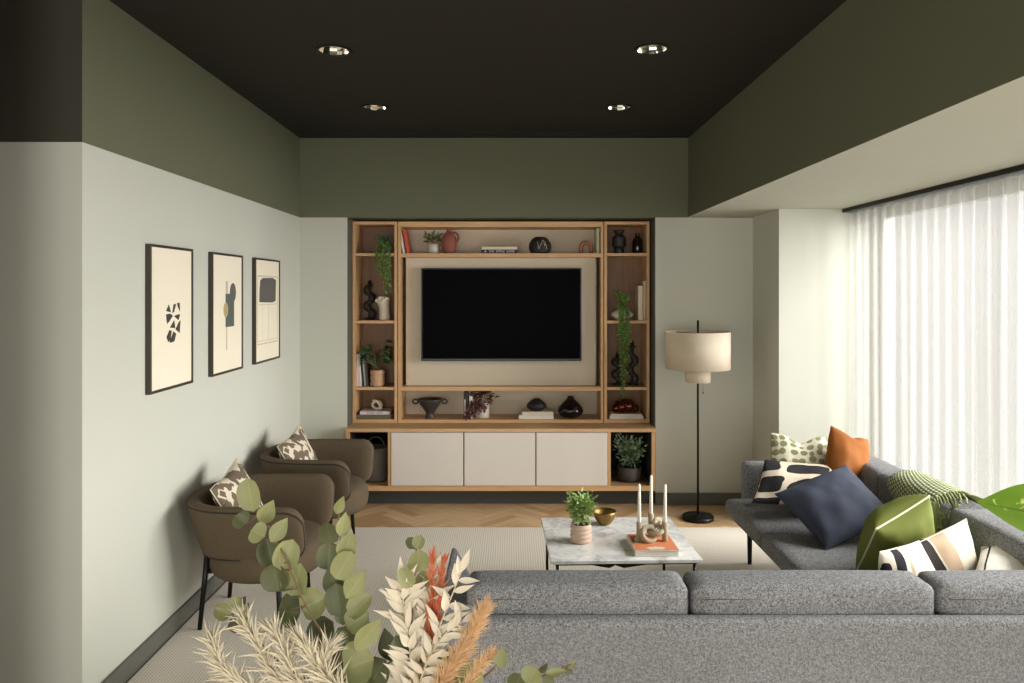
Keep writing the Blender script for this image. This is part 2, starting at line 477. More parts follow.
def leaf(bm, base, d, nrm, L, W, shape='oval', cup=0.15, curl=0.1, ns=6, nw=2, mi=0, uvl=None):
    """one blade: base point, direction, face normal"""
    d = Vector(d).normalized(); nrm = Vector(nrm); nrm = nrm - d * nrm.dot(d)
    if nrm.length < 1e-5: nrm = d.orthogonal()
    nrm.normalize(); s = d.cross(nrm); base = Vector(base)
    rows = []
    for i in range(ns + 1):
        t_ = i / ns
        if shape == 'round': w = sqrt(max(0, 1 - (2 * t_ - 1) ** 2)) ** 0.85
        elif shape == 'lance': w = sin(pi * t_ ** 0.75) ** 1.25 if 0 < t_ < 1 else 0
        elif shape == 'heart': w = (sin(pi * t_ ** 0.55)) if 0 < t_ < 1 else 0
        else: w = sin(pi * t_ ** 0.85) if 0 < t_ < 1 else 0
        w = max(w, 0.03)
        row = []
        for j in range(-nw, nw + 1):
            q = j / nw
            p = base + d * (L * t_) + s * (W / 2 * w * q) + nrm * (cup * W * w * q * q - curl * L * t_ * t_)
            row.append((bm.verts.new(p), (0.5 + 0.5 * q, t_)))
        rows.append(row)
    for a, b in zip(rows, rows[1:]):
        for j in range(2 * nw):
            q = (a[j], a[j + 1], b[j + 1], b[j])
            f = bm.faces.new([x[0] for x in q]); f.material_index = mi; f.smooth = True
            if uvl is not None:
                for lp, x in zip(f.loops, q): lp[uvl].uv = x[1]
def bez(p0, p1, p2, n=10):
    p0, p1, p2 = Vector(p0), Vector(p1), Vector(p2)
    return [(1 - t_) ** 2 * p0 + 2 * t_ * (1 - t_) * p1 + t_ * t_ * p2 for t_ in [i / n for i in range(n + 1)]]
def rv(rng, s=1.0): return Vector((rng.uniform(-1, 1), rng.uniform(-1, 1), rng.uniform(-1, 1))) * s

# ------------------------------------------------------------------ the room
XL, YB, ZC, ZP = -1.688, 6.05, 2.918, 2.285     # left wall, back wall, ceiling, paint line
YL = 2.985                                       # where the left wall turns the corner
XBK, XW = 1.402, 2.43                            # bulkhead face, curtain
# floor of herringbone oak
bm = BM()
tone = bm.loops.layers.color.new('tone'); uvl = bm.loops.layers.uv.new('UVMap')
box(bm, -4.6, 2.9, -3.6, 6.6, -0.06, -0.004)
rng = random.Random(4)
w, l = 0.07, 0.35
d1 = Vector((1, 1, 0)).normalized(); d2 = Vector((-1, 1, 0)).normalized()
def plank(o, a, b):
    g = 0.0012
    q = [o + a * g + b * g, o + a * (l - g) + b * g, o + a * (l - g) + b * (w - g), o + a * g + b * (w - g)]
    cx = sum((p.x for p in q)) / 4; cy = sum((p.y for p in q)) / 4
    if not (-2.2 < cx < 2.7 and 0.4 < cy < 6.35): return
    f = bm.faces.new([bm.verts.new(p) for p in q])
    tv = rng.random() ; ou = rng.random() * 9
    for lp, uvv in zip(f.loops, ((0, 0), (l, 0), (l, w), (0, w))):
        lp[tone] = (tv, tv, tv, 1); lp[uvl].uv = (uvv[0] + ou, uvv[1] + ou * 3)
for i in range(-110, 130):
    for k in range(-20, 22):
        # a zigzag column: every board is set off by its width from the one before
        o = Vector((-0.2, 3.0, 0)) + (d1 + d2) * (w * i) + (d1 - d2) * (l * k)
        plank(o, d1, d2)
        plank(o + d1 * (l - 0) * 0 + d2 * w - d1 * 0 - d2 * 0, d2, -d1) if False else None
        o2 = o + d1 * l
        plank(o2 + d2 * (w - l) + d1 * 0, d2, d1) 
structure(link('floor', bm, 'floor_oak'))

# ceiling with four round openings
DL = [(-0.90, 3.84), (0.702, 3.82), (-0.907, 5.03), (0.708, 5.03)]
HS, HR = 0.11, 0.078
bm = BM()
xs = sorted({-4.6, 1.45} | {round(x + s_ * HS, 4) for x, y in DL for s_ in (-1, 1)})
ys = sorted({-3.6, 6.6} | {round(y + s_ * HS, 4) for x, y in DL for s_ in (-1, 1)})
def ishole(xa, xb, ya, yb):
    for x, y in DL:
        if xa < x < xb and ya < y < yb and xb - xa < 0.3 and yb - ya < 0.3: return (x, y)
    return None
def hole_cells():
    for x, y in DL:
        n = 32; a, b = [], []
        for i in range(n):
            an = 2 * pi * i / n + pi / 4; c_, s_ = cos(an), sin(an); m = max(abs(c_), abs(s_))
            a.append(bm.verts.new((x + HS * c_ / m, y + HS * s_ / m, ZC)))
            b.append(bm.verts.new((x + HR * c_, y + HR * s_, ZC)))
        up = [bm.verts.new(v.co + Vector((0, 0, 0.12))) for v in b]
        for i in range(n):
            j = (i + 1) % n
            bm.faces.new((a[i], a[j], b[j], b[i])); bm.faces.new((b[i], b[j], up[j], up[i]))
def strip(xa, xb, ya, yb):
    bm.faces.new([bm.verts.new(p) for p in ((xa, ya, ZC), (xb, ya, ZC), (xb, yb, ZC), (xa, yb, ZC))])
hole_cells()
# the flat ceiling round the openings, row by row
rows = [(-3.6, 6.6)]
cols = sorted(DL, key=lambda p: p[1])
yc = -3.6
for ya, yb, cells in ((3.71, 3.95, DL[:2]), (4.92, 5.14, DL[2:])):
    strip(-4.6, 1.45, yc, ya)
    xc = -4.6
    for (x, y) in cells:
        strip(xc, x - HS, ya, yb)
        if ya < y - HS: strip(x - HS, x + HS, ya, y - HS)
        if y + HS < yb: strip(x - HS, x + HS, y + HS, yb)
        xc = x + HS
    strip(xc, 1.45, ya, yb)
    yc = yb
strip(-4.6, 1.45, yc, 6.6)
box(bm, -4.6, 1.45, -3.6, 6.6, ZC + 0.125, ZC + 0.2)
structure(link('ceiling', bm, 'ceiling_paint'))

bm = BM(); box(bm, XL - 0.1, XL, YL + 0.1, 6.6, 0, ZP, 0); box(bm, XL - 0.1, XL, YL + 0.1, 6.6, ZP, ZC, 1)
structure(link('wall_left', bm, ['wall_paint', 'green_paint']))
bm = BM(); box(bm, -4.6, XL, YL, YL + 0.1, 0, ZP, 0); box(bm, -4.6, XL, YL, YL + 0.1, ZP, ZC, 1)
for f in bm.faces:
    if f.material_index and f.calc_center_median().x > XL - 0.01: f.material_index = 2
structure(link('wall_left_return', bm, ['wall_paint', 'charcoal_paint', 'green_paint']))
bm = BM(); box(bm, -4.7, -4.6, -3.6, YL, 0, ZP, 0); box(bm, -4.7, -4.6, -3.6, YL, ZP, ZC, 1)
structure(link('wall_far_left', bm, ['wall_paint', 'green_paint']))
bm = BM()
box(bm, -4.7, -1.75, -3.7, -3.6, 0, ZP, 0); box(bm, 0.7, 2.75, -3.7, -3.6, 0, ZP, 0); box(bm, -1.75, 0.7, -3.7, -3.6, 0, 0.3, 0)  # opening added so the fill lamp outside reaches the room
box(bm, -4.7, 2.75, -3.7, -3.6, ZP, ZC, 1)
structure(link('wall_rear', bm, ['wall_paint', 'green_paint']))
bm = BM(); box(bm, -1.86, -1.76, -3.6, 2.5, 0, ZP, 0); box(bm, -1.86, -1.76, -3.6, 2.5, ZP, ZC, 1)  # unseen partition, added to keep rear fill light off the return wall
structure(link('wall_light_block', bm, ['wall_paint', 'charcoal_paint']))
# back wall: two piers, the painted band over the niche, the niche's back
NX0, NX1 = -1.307, 1.138
bm = BM()
def pier(x0, x1):
    box(bm, x0, x1, YB, 6.55, 0, ZP, 0)
pier(XL, NX0 - 0.004); pier(NX1 + 0.004, 2.75)
box(bm, NX0 - 0.004, NX0, YB + 0.001, 6.55, 0, ZP, 2); box(bm, NX1, NX1 + 0.004, YB + 0.001, 6.55, 0, ZP, 2)
box(bm, XL, XBK + 0.05, YB, 6.55, ZP, ZC, 1)
box(bm, NX0, NX1, 6.52, 6.55, 0, ZP, 2)
structure(link('wall_back', bm, ['wall_paint', 'green_paint', 'baseboard_paint']))
# bulkhead over the window bay
bm = BM(); box(bm, XBK, 2.75, -3.6, 6.55, 2.289, ZC, 0)
for f in bm.faces:
    if f.calc_center_median().z < 2.29: f.material_index = 1
structure(link('ceiling_bulkhead', bm, ['green_paint', 'soffit_paint']))
# pier by the window
bm = BM(); box(bm, 1.918, 2.75, 5.46, YB, 0, 2.289)
structure(link('wall_right_pier', bm, 'wall_paint'))
bm = BM(); box(bm, 2.62, 2.75, -0.4, 0.6, 0, 2.289); box(bm, 2.62, 2.75, -3.6, -2.8, 0, 2.289); box(bm, 2.62, 2.75, -2.8, -0.4, 0, 0.08); box(bm, 2.62, 2.75, 0.6, 5.46, 0, 0.08)
structure(link('wall_right', bm, 'wall_paint'))
# baseboards
bm = BM(); box(bm, XL, XL + 0.018, YL, 6.05, 0, 0.095)
structure(link('baseboard_left', bm, 'baseboard_paint', bevel=0.003))
bm = BM(); box(bm, XL + 0.018, NX0, YB - 0.018, YB, 0, 0.095)
box(bm, NX1, 1.918, YB - 0.018, YB, 0, 0.095)
structure(link('baseboard_back', bm, 'baseboard_paint', bevel=0.003))
bm = BM(); box(bm, 1.9, 1.918, 5.442, YB - 0.018, 0, 0.095); box(bm, 1.9, 2.62, 5.442, 5.46, 0, 0.095)
structure(link('baseboard_right', bm, 'baseboard_paint', bevel=0.003))
# window
win = structure(bpy.data.objects.new('window_1', None)); COL.objects.link(win); win.location = (2.67, 3.0, 0.08)
bm = BM()
for (a, b) in ((0.6, 0.66), (5.40, 5.46)): box(bm, -0.03, 0.03, a - 3, b - 3, 0, 2.209)
for z0, z1 in ((0, 0.07), (2.14, 2.209)): box(bm, -0.028, 0.028, 0.66 - 3, 5.40 - 3, z0, z1)
for y in (2.2, 3.8): box(bm, -0.03, 0.03, y - 0.03 - 3, y + 0.03 - 3, 0.07, 2.14)
link('window_frame', bm, 'wall_paint', win)
bm = BM(); box(bm, -0.004, 0.004, 0.66 - 3, 5.40 - 3, 0.07, 2.14)
link('window_pane', bm, 'window_glass', win)

# curtain track and sheer
bm = BM(); box(bm, 2.37, 2.47, 0.5, 5.455, 2.262, 2.289)
recentre(tag(link('curtain_track', bm, 'black_metal', bevel=0.003), 'black ceiling track along the window that the white sheer hangs from', 'curtain rail'))
bm = BM(); uvl = bm.loops.layers.uv.new('UVMap')
rng = random.Random(8)
y0, y1 = 0.9, 5.44; nper = 20; wl = 0.121
N = int((y1 - y0) / wl * nper); M = 14
rowsv = []
phs = [rng.uniform(-0.5, 0.5) for _ in range(60)]
for j in range(M + 1):
    h = j / M; z = 0.03 + h * 2.233; row = []
    for i in range(N + 1):
        y = y1 - (y1 - y0) * i / N
        ph = (y1 - y) / wl
        k = int(ph)
        wob = phs[k % 60] * (1 - (ph - k)) + phs[(k + 1) % 60] * (ph - k)
        amp = 0.036 + 0.012 * (1 - h) * (1 + wob)
        s_ = sin(2 * pi * ph + wob * 0.9 * (1 - h))
        x = XW + amp * (abs(s_) ** 0.7) * (1 if s_ > 0 else -1) + 0.02 * (1 - h) * noise.noise(Vector((y * 1.7, h * 1.2, 3.1)))
        yy = y + 0.032 * sin(4 * pi * ph) * (0.8 + 0.4 * wob)
        row.append(bm.verts.new((x, min(yy, 5.452), z)))
    rowsv.append(row)
for j in range(M):
    for i in range(N):
        f = bm.faces.new((rowsv[j][i], rowsv[j][i + 1], rowsv[j + 1][i + 1], rowsv[j + 1][i])); f.smooth = True
        for lp, (a, b) in zip(f.loops, ((i, j), (i + 1, j), (i + 1, j + 1), (i, j + 1))): lp[uvl].uv = (a / N, b / M)
recentre(tag(link('sheer_curtain', bm, 'sheer_voile'), 'floor-length white sheer curtain in wave folds across the window', 'curtain'))

# downlights
def downlight(x, y, label):
    t_ = thing('downlight', label, 'ceiling light', (x, y, ZC), 0, 'recessed downlights')
    bm = BM(); lathe(bm, [(0.074, -0.001), (0.088, -0.001), (0.09, -0.004), (0.086, -0.007), (0.074, -0.006), (0.074, -0.001)], 40, cap0=False, cap1=False)
    link('trim_ring', bm, 'black_metal', t_, True)
    bm = BM(); lathe(bm, [(0.0745, -0.004), (0.071, 0.015), (0.062, 0.045), (0.05, 0.075), (0.0, 0.085)], 12, cap0=False)
    rf = link('reflector', bm, 'chrome', t_)
    bm = BM(); lathe(bm, [(0.0, 0.012), (0.016, 0.014), (0.024, 0.03), (0.02, 0.06), (0.014, 0.082)], 16)
    link('bulb', bm, 'bulb_glass', rf, True)
    return t_
d0 = downlight(*DL[0], 'recessed chrome downlight nearest above the framed prints wall, front row')
for (x, y), lb in zip(DL[1:], ('recessed chrome downlight nearest the window bulkhead, front row', 'recessed chrome downlight of the back row, on the armchair side',
                               'recessed chrome downlight of the back row, on the window side')):
    c = copy_tree(d0); c.location = (x, y, ZC); c['label'] = lb
av = thing('air_vent', 'slim dark slot vent in the ceiling along the far wall', 'vent', (0.02, 5.88, ZC))
bm = BM(); box(bm, -1.36, 1.36, -0.09, -0.075, -0.006, 0.0); box(bm, -1.36, 1.36, 0.075, 0.09, -0.006, 0)
box(bm, -1.36, -1.34, -0.075, 0.075, -0.006, 0); box(bm, 1.34, 1.36, -0.075, 0.075, -0.006, 0)
link('frame', bm, 'ceiling_paint', av)
bm = BM()
for k in range(5): box(bm, -1.34, 1.34, -0.066 + k * 0.028, -0.048 + k * 0.028, -0.005, -0.001)
link('slats', bm, 'vent_black', av)

# rug
bm = BM(); box(bm, -1.662, 2.3, 1.2, 5.43, 0.0, 0.012)
recentre(tag(link('area_rug', bm, 'rug_wool', bevel=0.004), 'large cream ribbed wool rug on the oak floor under the seating', 'rug'))

# ------------------------------------------------------------------ media wall
YU = 6.20                                        # face of the upper shelves
def ux(px): return (px - CX) / F * YU
def uz(py): return CZ - (py - HY) / F * YU
ZW = 0.624
def tower(label, x0, x1):
    t_ = thing('shelf_tower', label, 'shelf', ((x0 + x1) / 2, YU, ZW), 0, 'open oak shelf towers')
    hw = (x1 - x0) / 2; H = 2.267 - ZW; D = 0.30
    for s_ in (-1, 1):
        bm = BM(); a, b = (-hw, -hw + 0.024) if s_ < 0 else (hw - 0.024, hw)
        box(bm, a, b, 0, D, 0, H); link('side_panel', bm, 'oak_upright', t_, bevel=0.0015)
    bm = BM(); box(bm, -hw + 0.024, hw - 0.024, 0, D, H - 0.024, H); link('top_panel', bm, 'oak', t_, bevel=0.0015)
    bm = BM(); box(bm, -hw + 0.024, hw - 0.024, 0, D, 0, 0.028); link('bottom_panel', bm, 'oak', t_, bevel=0.0015)
    for z in (1.998, 1.447, 0.903):
        bm = BM(); box(bm, -hw + 0.024, hw - 0.024, 0.004, D - 0.01, z - 0.012 - ZW, z + 0.012 - ZW); link('shelf', bm, 'oak', t_, bevel=0.0015)
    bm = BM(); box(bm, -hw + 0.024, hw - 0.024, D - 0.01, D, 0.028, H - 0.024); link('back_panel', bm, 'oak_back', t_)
    return t_
tower('open oak shelf tower standing on the media cabinet, armchair side of the TV', -1.302, -0.936)
tower('open oak shelf tower standing on the media cabinet, floor lamp side of the TV', 0.752, 1.122)
t_ = thing('media_surround', 'wide oak frame around the TV with a ledge above and below', 'shelf unit', (-0.092, YU, ZW))
hw = 0.838; H = 2.267 - ZW
for s_ in (-1, 1):
    bm = BM(); a, b = (-hw, -hw + 0.022) if s_ < 0 else (hw - 0.022, hw)
    box(bm, a, b, 0, 0.30, 0, H); link('side_panel', bm, 'oak_upright', t_, bevel=0.0015)
I = hw - 0.022
bm = BM(); box(bm, -I, I, 0, 0.30, H - 0.045, H); link('top_panel', bm, 'oak', t_, bevel=0.0015)
bm = BM(); box(bm, -I, I, 0, 0.30, 0, 0.026); link('bottom_panel', bm, 'oak', t_, bevel=0.0015)
bm = BM(); box(bm, -I, I, 0, 0.29, 1.975 - ZW, 2.008 - ZW); link('shelf', bm, 'oak', t_, bevel=0.0015)
bm = BM(); box(bm, -I, I, 0, 0.29, 0.885 - ZW, 0.918 - ZW); link('shelf', bm, 'oak', t_, bevel=0.0015)
bm = BM(); box(bm, -I, I, 0.29, 0.30, 0.026, H - 0.045); link('back_panel', bm, 'linen_panel', t_)
bm = BM(); box(bm, -I + 0.03, I - 0.03, 0.09, 0.11, 0.918 - ZW, 1.975 - ZW); link('upholstered_panel', bm, 'linen_panel', t_, bevel=0.004)
# television
tv = thing('television', 'large flat black television mounted on the beige panel', 'television', (-0.0875, YU + 0.06, 1.5065))
bm = BM(); box(bm, -0.6585, 0.6585, -0.03, 0.0, -0.382, 0.382); bz = link('bezel', bm, 'black_plastic', tv, bevel=0.004)
bm = BM(); box(bm, -0.648, 0.648, -0.0315, -0.029, -0.362, 0.373); link('screen', bm, 'tv_screen', bz)
bm = BM(); box(bm, -0.25, 0.25, 0.0, 0.029, -0.2, 0.2); link('wall_mount', bm, 'black_plastic', tv)
# low cabinet
YF = 5.95
cab = thing('media_cabinet', 'low oak media cabinet with three pale doors and open ends', 'cabinet', (-0.09, YF, 0.0))
ox = -0.09
bm = BM(); box(bm, -1.30 - ox, 1.12 - ox, 0.13, 0.53, 0.0, 0.134); link('plinth', bm, 'plinth_dark', cab)
bm = BM(); box(bm, -1.30 - ox, 1.12 - ox, 0, 0.55, 0.134, 0.172); link('bottom_panel', bm, 'oak', cab, bevel=0.0015)
for a, b in ((-1.30, -1.272), (-0.972, -0.949), (0.750, 0.773), (1.094, 1.12)):
    bm = BM(); box(bm, a - ox, b - ox, 0, 0.55, 0.172, 0.5965); link('side_panel', bm, 'oak_upright', cab, bevel=0.0015)
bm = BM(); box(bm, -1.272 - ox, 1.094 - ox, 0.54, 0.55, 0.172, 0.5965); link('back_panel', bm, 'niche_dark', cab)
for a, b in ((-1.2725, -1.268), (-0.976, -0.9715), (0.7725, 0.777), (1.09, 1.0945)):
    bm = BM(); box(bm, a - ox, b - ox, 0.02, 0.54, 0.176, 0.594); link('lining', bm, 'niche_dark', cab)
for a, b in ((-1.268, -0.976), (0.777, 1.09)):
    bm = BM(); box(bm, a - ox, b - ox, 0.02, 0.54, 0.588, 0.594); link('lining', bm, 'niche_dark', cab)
for a, b in ((-0.946, -0.382), (-0.373, 0.182), (0.191, 0.747)):
    bm = BM(); box(bm, a - ox, b - ox, -0.004, 0.016, 0.176, 0.592); link('door', bm, 'door_lacquer', cab, bevel=0.002)
bm = BM(); box(bm, -0.945 - ox, 0.746 - ox, 0.03, 0.04, 0.18, 0.59); link('inner_panel', bm, 'niche_dark', cab)
bm = BM(); box(bm, -1.306, 1.128, YF - 0.012, 6.50, 0.597, 0.6238)
recentre(tag(link('worktop', bm, 'oak', bevel=0.002), 'long continuous oak worktop lying on the low media cabinet', 'worktop'))

# ------------------------------------------------------------------ books
def book_at(label, cover, loc, size, pose='flat', rz=0.0, tilt=0.0, group=None, name='book', strip_mat=None, text=None, text_mat='ink_pale', text_h=0.012):
    """size: spine length, width from spine to fore edge, thickness. flat: spine towards the room; upright: standing, spine towards the room"""
    L, W_, T = size
    b = thing(name, label, 'book', loc, rz, group)
    if pose == 'upright':
        rot = Matrix.Rotation(tilt, 4, 'Y') @ Matrix(((0, 0, 1, 0), (0, 1, 0, 0), (-1, 0, 0, L / 2), (0, 0, 0, 1)))
    else: rot = Matrix.Identity(4)
    c = 0.0025
    bm = BM()
    box(bm, -L / 2, L / 2, 0, W_, 0, c); box(bm, -L / 2, L / 2, 0, W_, T - c, T); box(bm, -L / 2, L / 2, -0.001, c, 0, T)
    if pose == 'upright': bmesh.ops.translate(bm, verts=bm.verts, vec=(0, 0, 0))
    bm.transform(rot); cvr = link('cover', bm, cover, b, bevel=0.0006)
    bm = BM(); box(bm, -L / 2 + 0.003, L / 2 - 0.003, c, W_ - 0.004, c, T - c); bm.transform(rot); link('pages', bm, 'paper', b)
    if strip_mat:
        bm = BM(); box(bm, -L / 2 + 0.25 * L, L / 2 - 0.12 * L, -0.0016, -0.0008, T * 0.3, T * 0.7); bm.transform(rot); link('spine_print', bm, strip_mat, cvr)
    if text:
        cu = bpy.data.curves.new('spine_text', 'FONT'); cu.body = text; cu.size = text_h; cu.align_x = 'CENTER'; cu.align_y = 'CENTER'; cu.extrude = 0.0002
        tmp = bpy.data.objects.new('tmp', cu); COL.objects.link(tmp)
        dg = bpy.context.evaluated_depsgraph_get(); me = bpy.data.meshes.new_from_object(tmp.evaluated_get(dg))
        bpy.data.objects.remove(tmp)
        me.transform(rot @ Matrix.Translation((0, -0.0013, T / 2)) @ Matrix.Rotation(pi / 2, 4, 'X'))
        me.materials.clear(); me.materials.append(MATS[text_mat])
        o = bpy.data.objects.new('title', me); COL.objects.link(o); o.parent = cvr
    return b
ZT, ZS2, ZS3, ZB = 2.0108, 1.4598, 0.9158, 0.6528     # tops of the tower shelves
ZCT, ZCB = 2.0088, 0.6508                           # centre: upper ledge, lower ledge
YO = 6.30

# centre top ledge
book_at('white paperback leaning at the end of the top ledge', 'book_white', ((403.2 - CX) / F * 6.26, 6.25, ZCT), (0.185, 0.15, 0.018), 'upright', 0, -0.17)
book_at('red book leaning on the white paperback on the top ledge', 'book_red', ((406.5 - CX) / F * 6.26 + 0.004, 6.25, ZCT), (0.195, 0.15, 0.022), 'upright', 0, -0.17)
bk = at(499.5, 250, 6.24)
book_at('plum-black book with pale title lying flat on the top ledge', 'book_plum', (bk.x, 6.22, ZCT), (0.30, 0.2, 0.03), text='A   THE  SIMPLE  HOME', text_h=0.024)
book_at('slim cream book lying on the plum-black titled book', 'book_cream', (bk.x, 6.225, ZCT + 0.0302), (0.29, 0.19, 0.024), text='THE ART OF LIVING', text_mat='book_sand', text_h=0.011)
book_at('pale green upright book at the end of the top ledge', 'book_green', (at(596.5, 240, 6.24).x, 6.235, ZCT), (0.205, 0.15, 0.024), 'upright')
book_at('slim black upright book beside the pale green book, top ledge', 'book_black', (at(599.6, 240, 6.24).x + 0.004, 6.24, ZCT), (0.18, 0.15, 0.014), 'upright')

# ------------------------------------------------------------------ small plants
def pot(t_, prof, m, soil_r, soil_z, seg=28, name='pot'):
    bm = BM(); lathe(bm, prof, seg, cap1=False); t_ = link(name, bm, m, t_, True)
    bm = BM(); lathe(bm, [(0.0, soil_z - 0.006), (soil_r, soil_z - 0.006), (soil_r, soil_z), (0, soil_z + 0.004)], 20); link('soil', bm, 'soil', t_, True)
def bushy(t_, m, base_z, R, Ht, n, lsize, seed, flat=1.0, shape='oval', stems=7, lw=0.6, stem='stem_green'):
    rng = random.Random(seed)
    bm = BM(); bs = BM(); uvl = bm.loops.layers.uv.new('UVMap')
    tips = []
    for k in range(stems):
        a = 2 * pi * k / stems + rng.uniform(-.3, .3); rr = R * rng.uniform(0.35, 0.85)
        tip = Vector((rr * cos(a), rr * sin(a) * flat, base_z + Ht * rng.uniform(0.55, 0.92)))
        pts = bez((0.1 * R * cos(a), 0.1 * R * sin(a), base_z - 0.01), (0.25 * rr * cos(a), 0.25 * rr * sin(a) * flat, base_z + Ht * 0.5), tip, 6)
        tube(bs, pts, 0.0022, 5, r1=0.0012); tips.append(pts)
    for k in range(n):
        pts = tips[rng.randrange(stems)]; i = rng.randrange(2, 7)
        p = pts[i] + rv(rng, 0.35 * R)
        p.y = pts[i].y + (p.y - pts[i].y) * flat
        if p.z < base_z + 0.004: p.z = base_z + rng.uniform(0.004, 0.02)
        out = Vector((p.x, p.y, (p.z - base_z - Ht * 0.35))).normalized() + rv(rng, 0.6)
        nr = Vector((0, -0.5, 1)) + rv(rng, 0.8)
        leaf(bm, p, out, nr, lsize * rng.uniform(0.7, 1.25), lsize * lw * rng.uniform(0.8, 1.2), shape, 0.2, 0.15, 3, 1, uvl=uvl)
    link('stems', bs, stem, t_, True); link('foliage', bm, m, t_)
def clamp(t_, lim):
    for o in t_.children:
        if 'fol' in o.name or 'stem' in o.name or 'leav' in o.name:
            for v in o.data.vertices:
                for a in range(3):
                    lo, hi = lim[a]
                    v.co[a] = max(lo, min(hi, v.co[a])) if hi is not None else max(lo, v.co[a])
def trailing(t_, m, strands, lsize, seed, z0, step=0.012, lw=0.6):
    """strands: lists of points a shoot hangs along"""
    rng = random.Random(seed); bm = BM(); bs = BM(); uvl = bm.loops.layers.uv.new('UVMap')
    for pts in strands:
        tube(bs, pts, 0.0015, 5)
        for a, b in zip(pts, pts[1:]):
            n = max(1, int((b - a).length / step))
            for i in range(n):
                p = a.lerp(b, i / n); an = rng.uniform(0, 2 * pi)
                d = Vector((cos(an), sin(an) - 0.3, rng.uniform(-0.6, 0.5)))
                leaf(bm, p, d, Vector((0, -0.6, 0.8)) + rv(rng, 0.6), lsize * rng.uniform(.7, 1.3), lsize * lw, 'oval', 0.2, 0.2, 3, 1, uvl=uvl)
    link('stems', bs, 'stem_green', t_, True); link('foliage', bm, m, t_)

def P6(px, Y, z): return Vector(((px - CX) / F * Y, Y, z))
# plant in white pot, top ledge
t_ = thing('potted_plant', 'small green plant in a cream pot on the top ledge beside the handled vase', 'plant', P6(433.5, 6.32, ZCT))
pot(t_, [(0.036, 0), (0.045, 0.002), (0.05, 0.03), (0.052, 0.082), (0.047, 0.082), (0.045, 0.07)], 'stoneware_white', 0.046, 0.072)
bushy(t_, 'leaf_green', 0.076, 0.085, 0.09, 90, 0.034, 2, 0.8)
clamp(t_, ((-0.1, 0.1), (-0.1, 0.15), (0, 0.195)))
# terracotta vase with a handle
t_ = thing('handled_vase', 'brown-pink terracotta vase with a loop handle on the top ledge', 'vase', P6(449, 6.30, ZCT))
bm = BM(); lathe(bm, [(0.0, 0), (0.045, 0.0), (0.052, 0.01), (0.062, 0.07), (0.066, 0.1), (0.06, 0.135), (0.04, 0.165), (0.022, 0.18), (0.02, 0.2), (0.024, 0.208), (0.017, 0.208), (0.015, 0.18)], 28, cap1=False)
link('body', bm, 'terracotta', t_, True)
bm = BM(); tube(bm, [Vector((0.02 + 0.045 * cos(a) * 0.9 + 0.02, -0.03, 0.13 + 0.045 * sin(a))) for a in [radians(x) for x in range(-100, 135, 15)]], 0.009, 8)
link('handle', bm, 'terracotta', t_, True)
# black faceted vase with pale lines
t_ = thing('faceted_vase', 'rounded black vase with pale scratched lines on the top ledge', 'vase', P6(540, 6.30, ZCT))
bm = BM(); lathe(bm, [(0.0, 0), (0.06, 0.0), (0.082, 0.012), (0.094, 0.05), (0.09, 0.085), (0.066, 0.122), (0.04, 0.138), (0.034, 0.138), (0.03, 0.12)], 14, cap1=False)
link('body', bm, 'stone_black', t_)
bm = BM()
def onv(a, z):
    prof = [(0.082, 0.012), (0.094, 0.05), (0.09, 0.085), (0.066, 0.122)]
    for (ra, za), (rb, zb) in zip(prof, prof[1:]):
        if za <= z <= zb: r = ra + (rb - ra) * (z - za) / (zb - za)
    r *= 0.992
    return Vector((r * sin(a), -r * cos(a), z))
for (a0, z0, a1, z1) in ((-0.15, 0.035, 0.25, 0.11), (0.25, 0.11, 0.42, 0.06), (0.36, 0.11, 0.66, 0.03), (-0.15, 0.035, -0.3, 0.1)):
    tube(bm, [onv(a0 + (a1 - a0) * i / 8, z0 + (z1 - z0) * i / 8) for i in range(9)], 0.0016, 5)
link('inlay', bm, 'inlay_line', t_)
# terracotta arch
bm = BM(); c = P6(586, 6.31, ZCT)
tube(bm, [c + Vector((-0.043, 0, 0))] + [c + Vector((0.043 * -cos(a), 0, 0.05 + 0.043 * sin(a))) for a in [pi * i / 12 for i in range(13)]] + [c + Vector((0.043, 0, 0))], 0.016, 10)
recentre(tag(link('arch_ornament', bm, 'terracotta_arch', None, True), 'small terracotta arch ornament on the top ledge beside upright books', 'ornament'))
# centre lower ledge
t_ = thing('footed_bowl', 'pewter grey footed bowl with two ear handles on the lower ledge', 'bowl', P6(430, 6.29, ZCB))
bm = BM(); lathe(bm, [(0.0, 0), (0.042, 0), (0.043, 0.006), (0.034, 0.02), (0.034, 0.045), (0.05, 0.07), (0.085, 0.115), (0.098, 0.148), (0.1, 0.158), (0.094, 0.158), (0.082, 0.13), (0.05, 0.088), (0, 0.08)], 32)
link('body', bm, 'stone_pewter', t_, True)
for s_ in (-1, 1):
    bm = BM(); tube(bm, [Vector((s_ * (0.098 + 0.022 + 0.022 * cos(a)), 0, 0.135 + 0.018 * sin(a))) for a in [2 * pi * i / 14 for i in range(14)]], 0.007, 8, True)
    link('handle', bm, 'stone_pewter', t_, True)
book_at('tall black upright book with pale spine lettering on the lower ledge', 'book_black', P6(463.6, 6.24, ZCB), (0.212, 0.15, 0.022), 'upright', strip_mat='ink_pale')
book_at('second black upright book, squeezed between black and white books', 'book_dark', P6(466.3, 6.24, ZCB) + Vector((0.0015, 0.004, 0)), (0.208, 0.15, 0.012), 'upright')
book_at('white upright book beside the purple-leaved plant on the lower ledge', 'book_white', P6(469.0, 6.24, ZCB) + Vector((0.0025, 0, 0)), (0.185, 0.15, 0.024), 'upright')
t_ = thing('potted_plant', 'purple-leaved trailing plant in a white pot on the lower ledge', 'plant', P6(482.5, 6.31, ZCB))
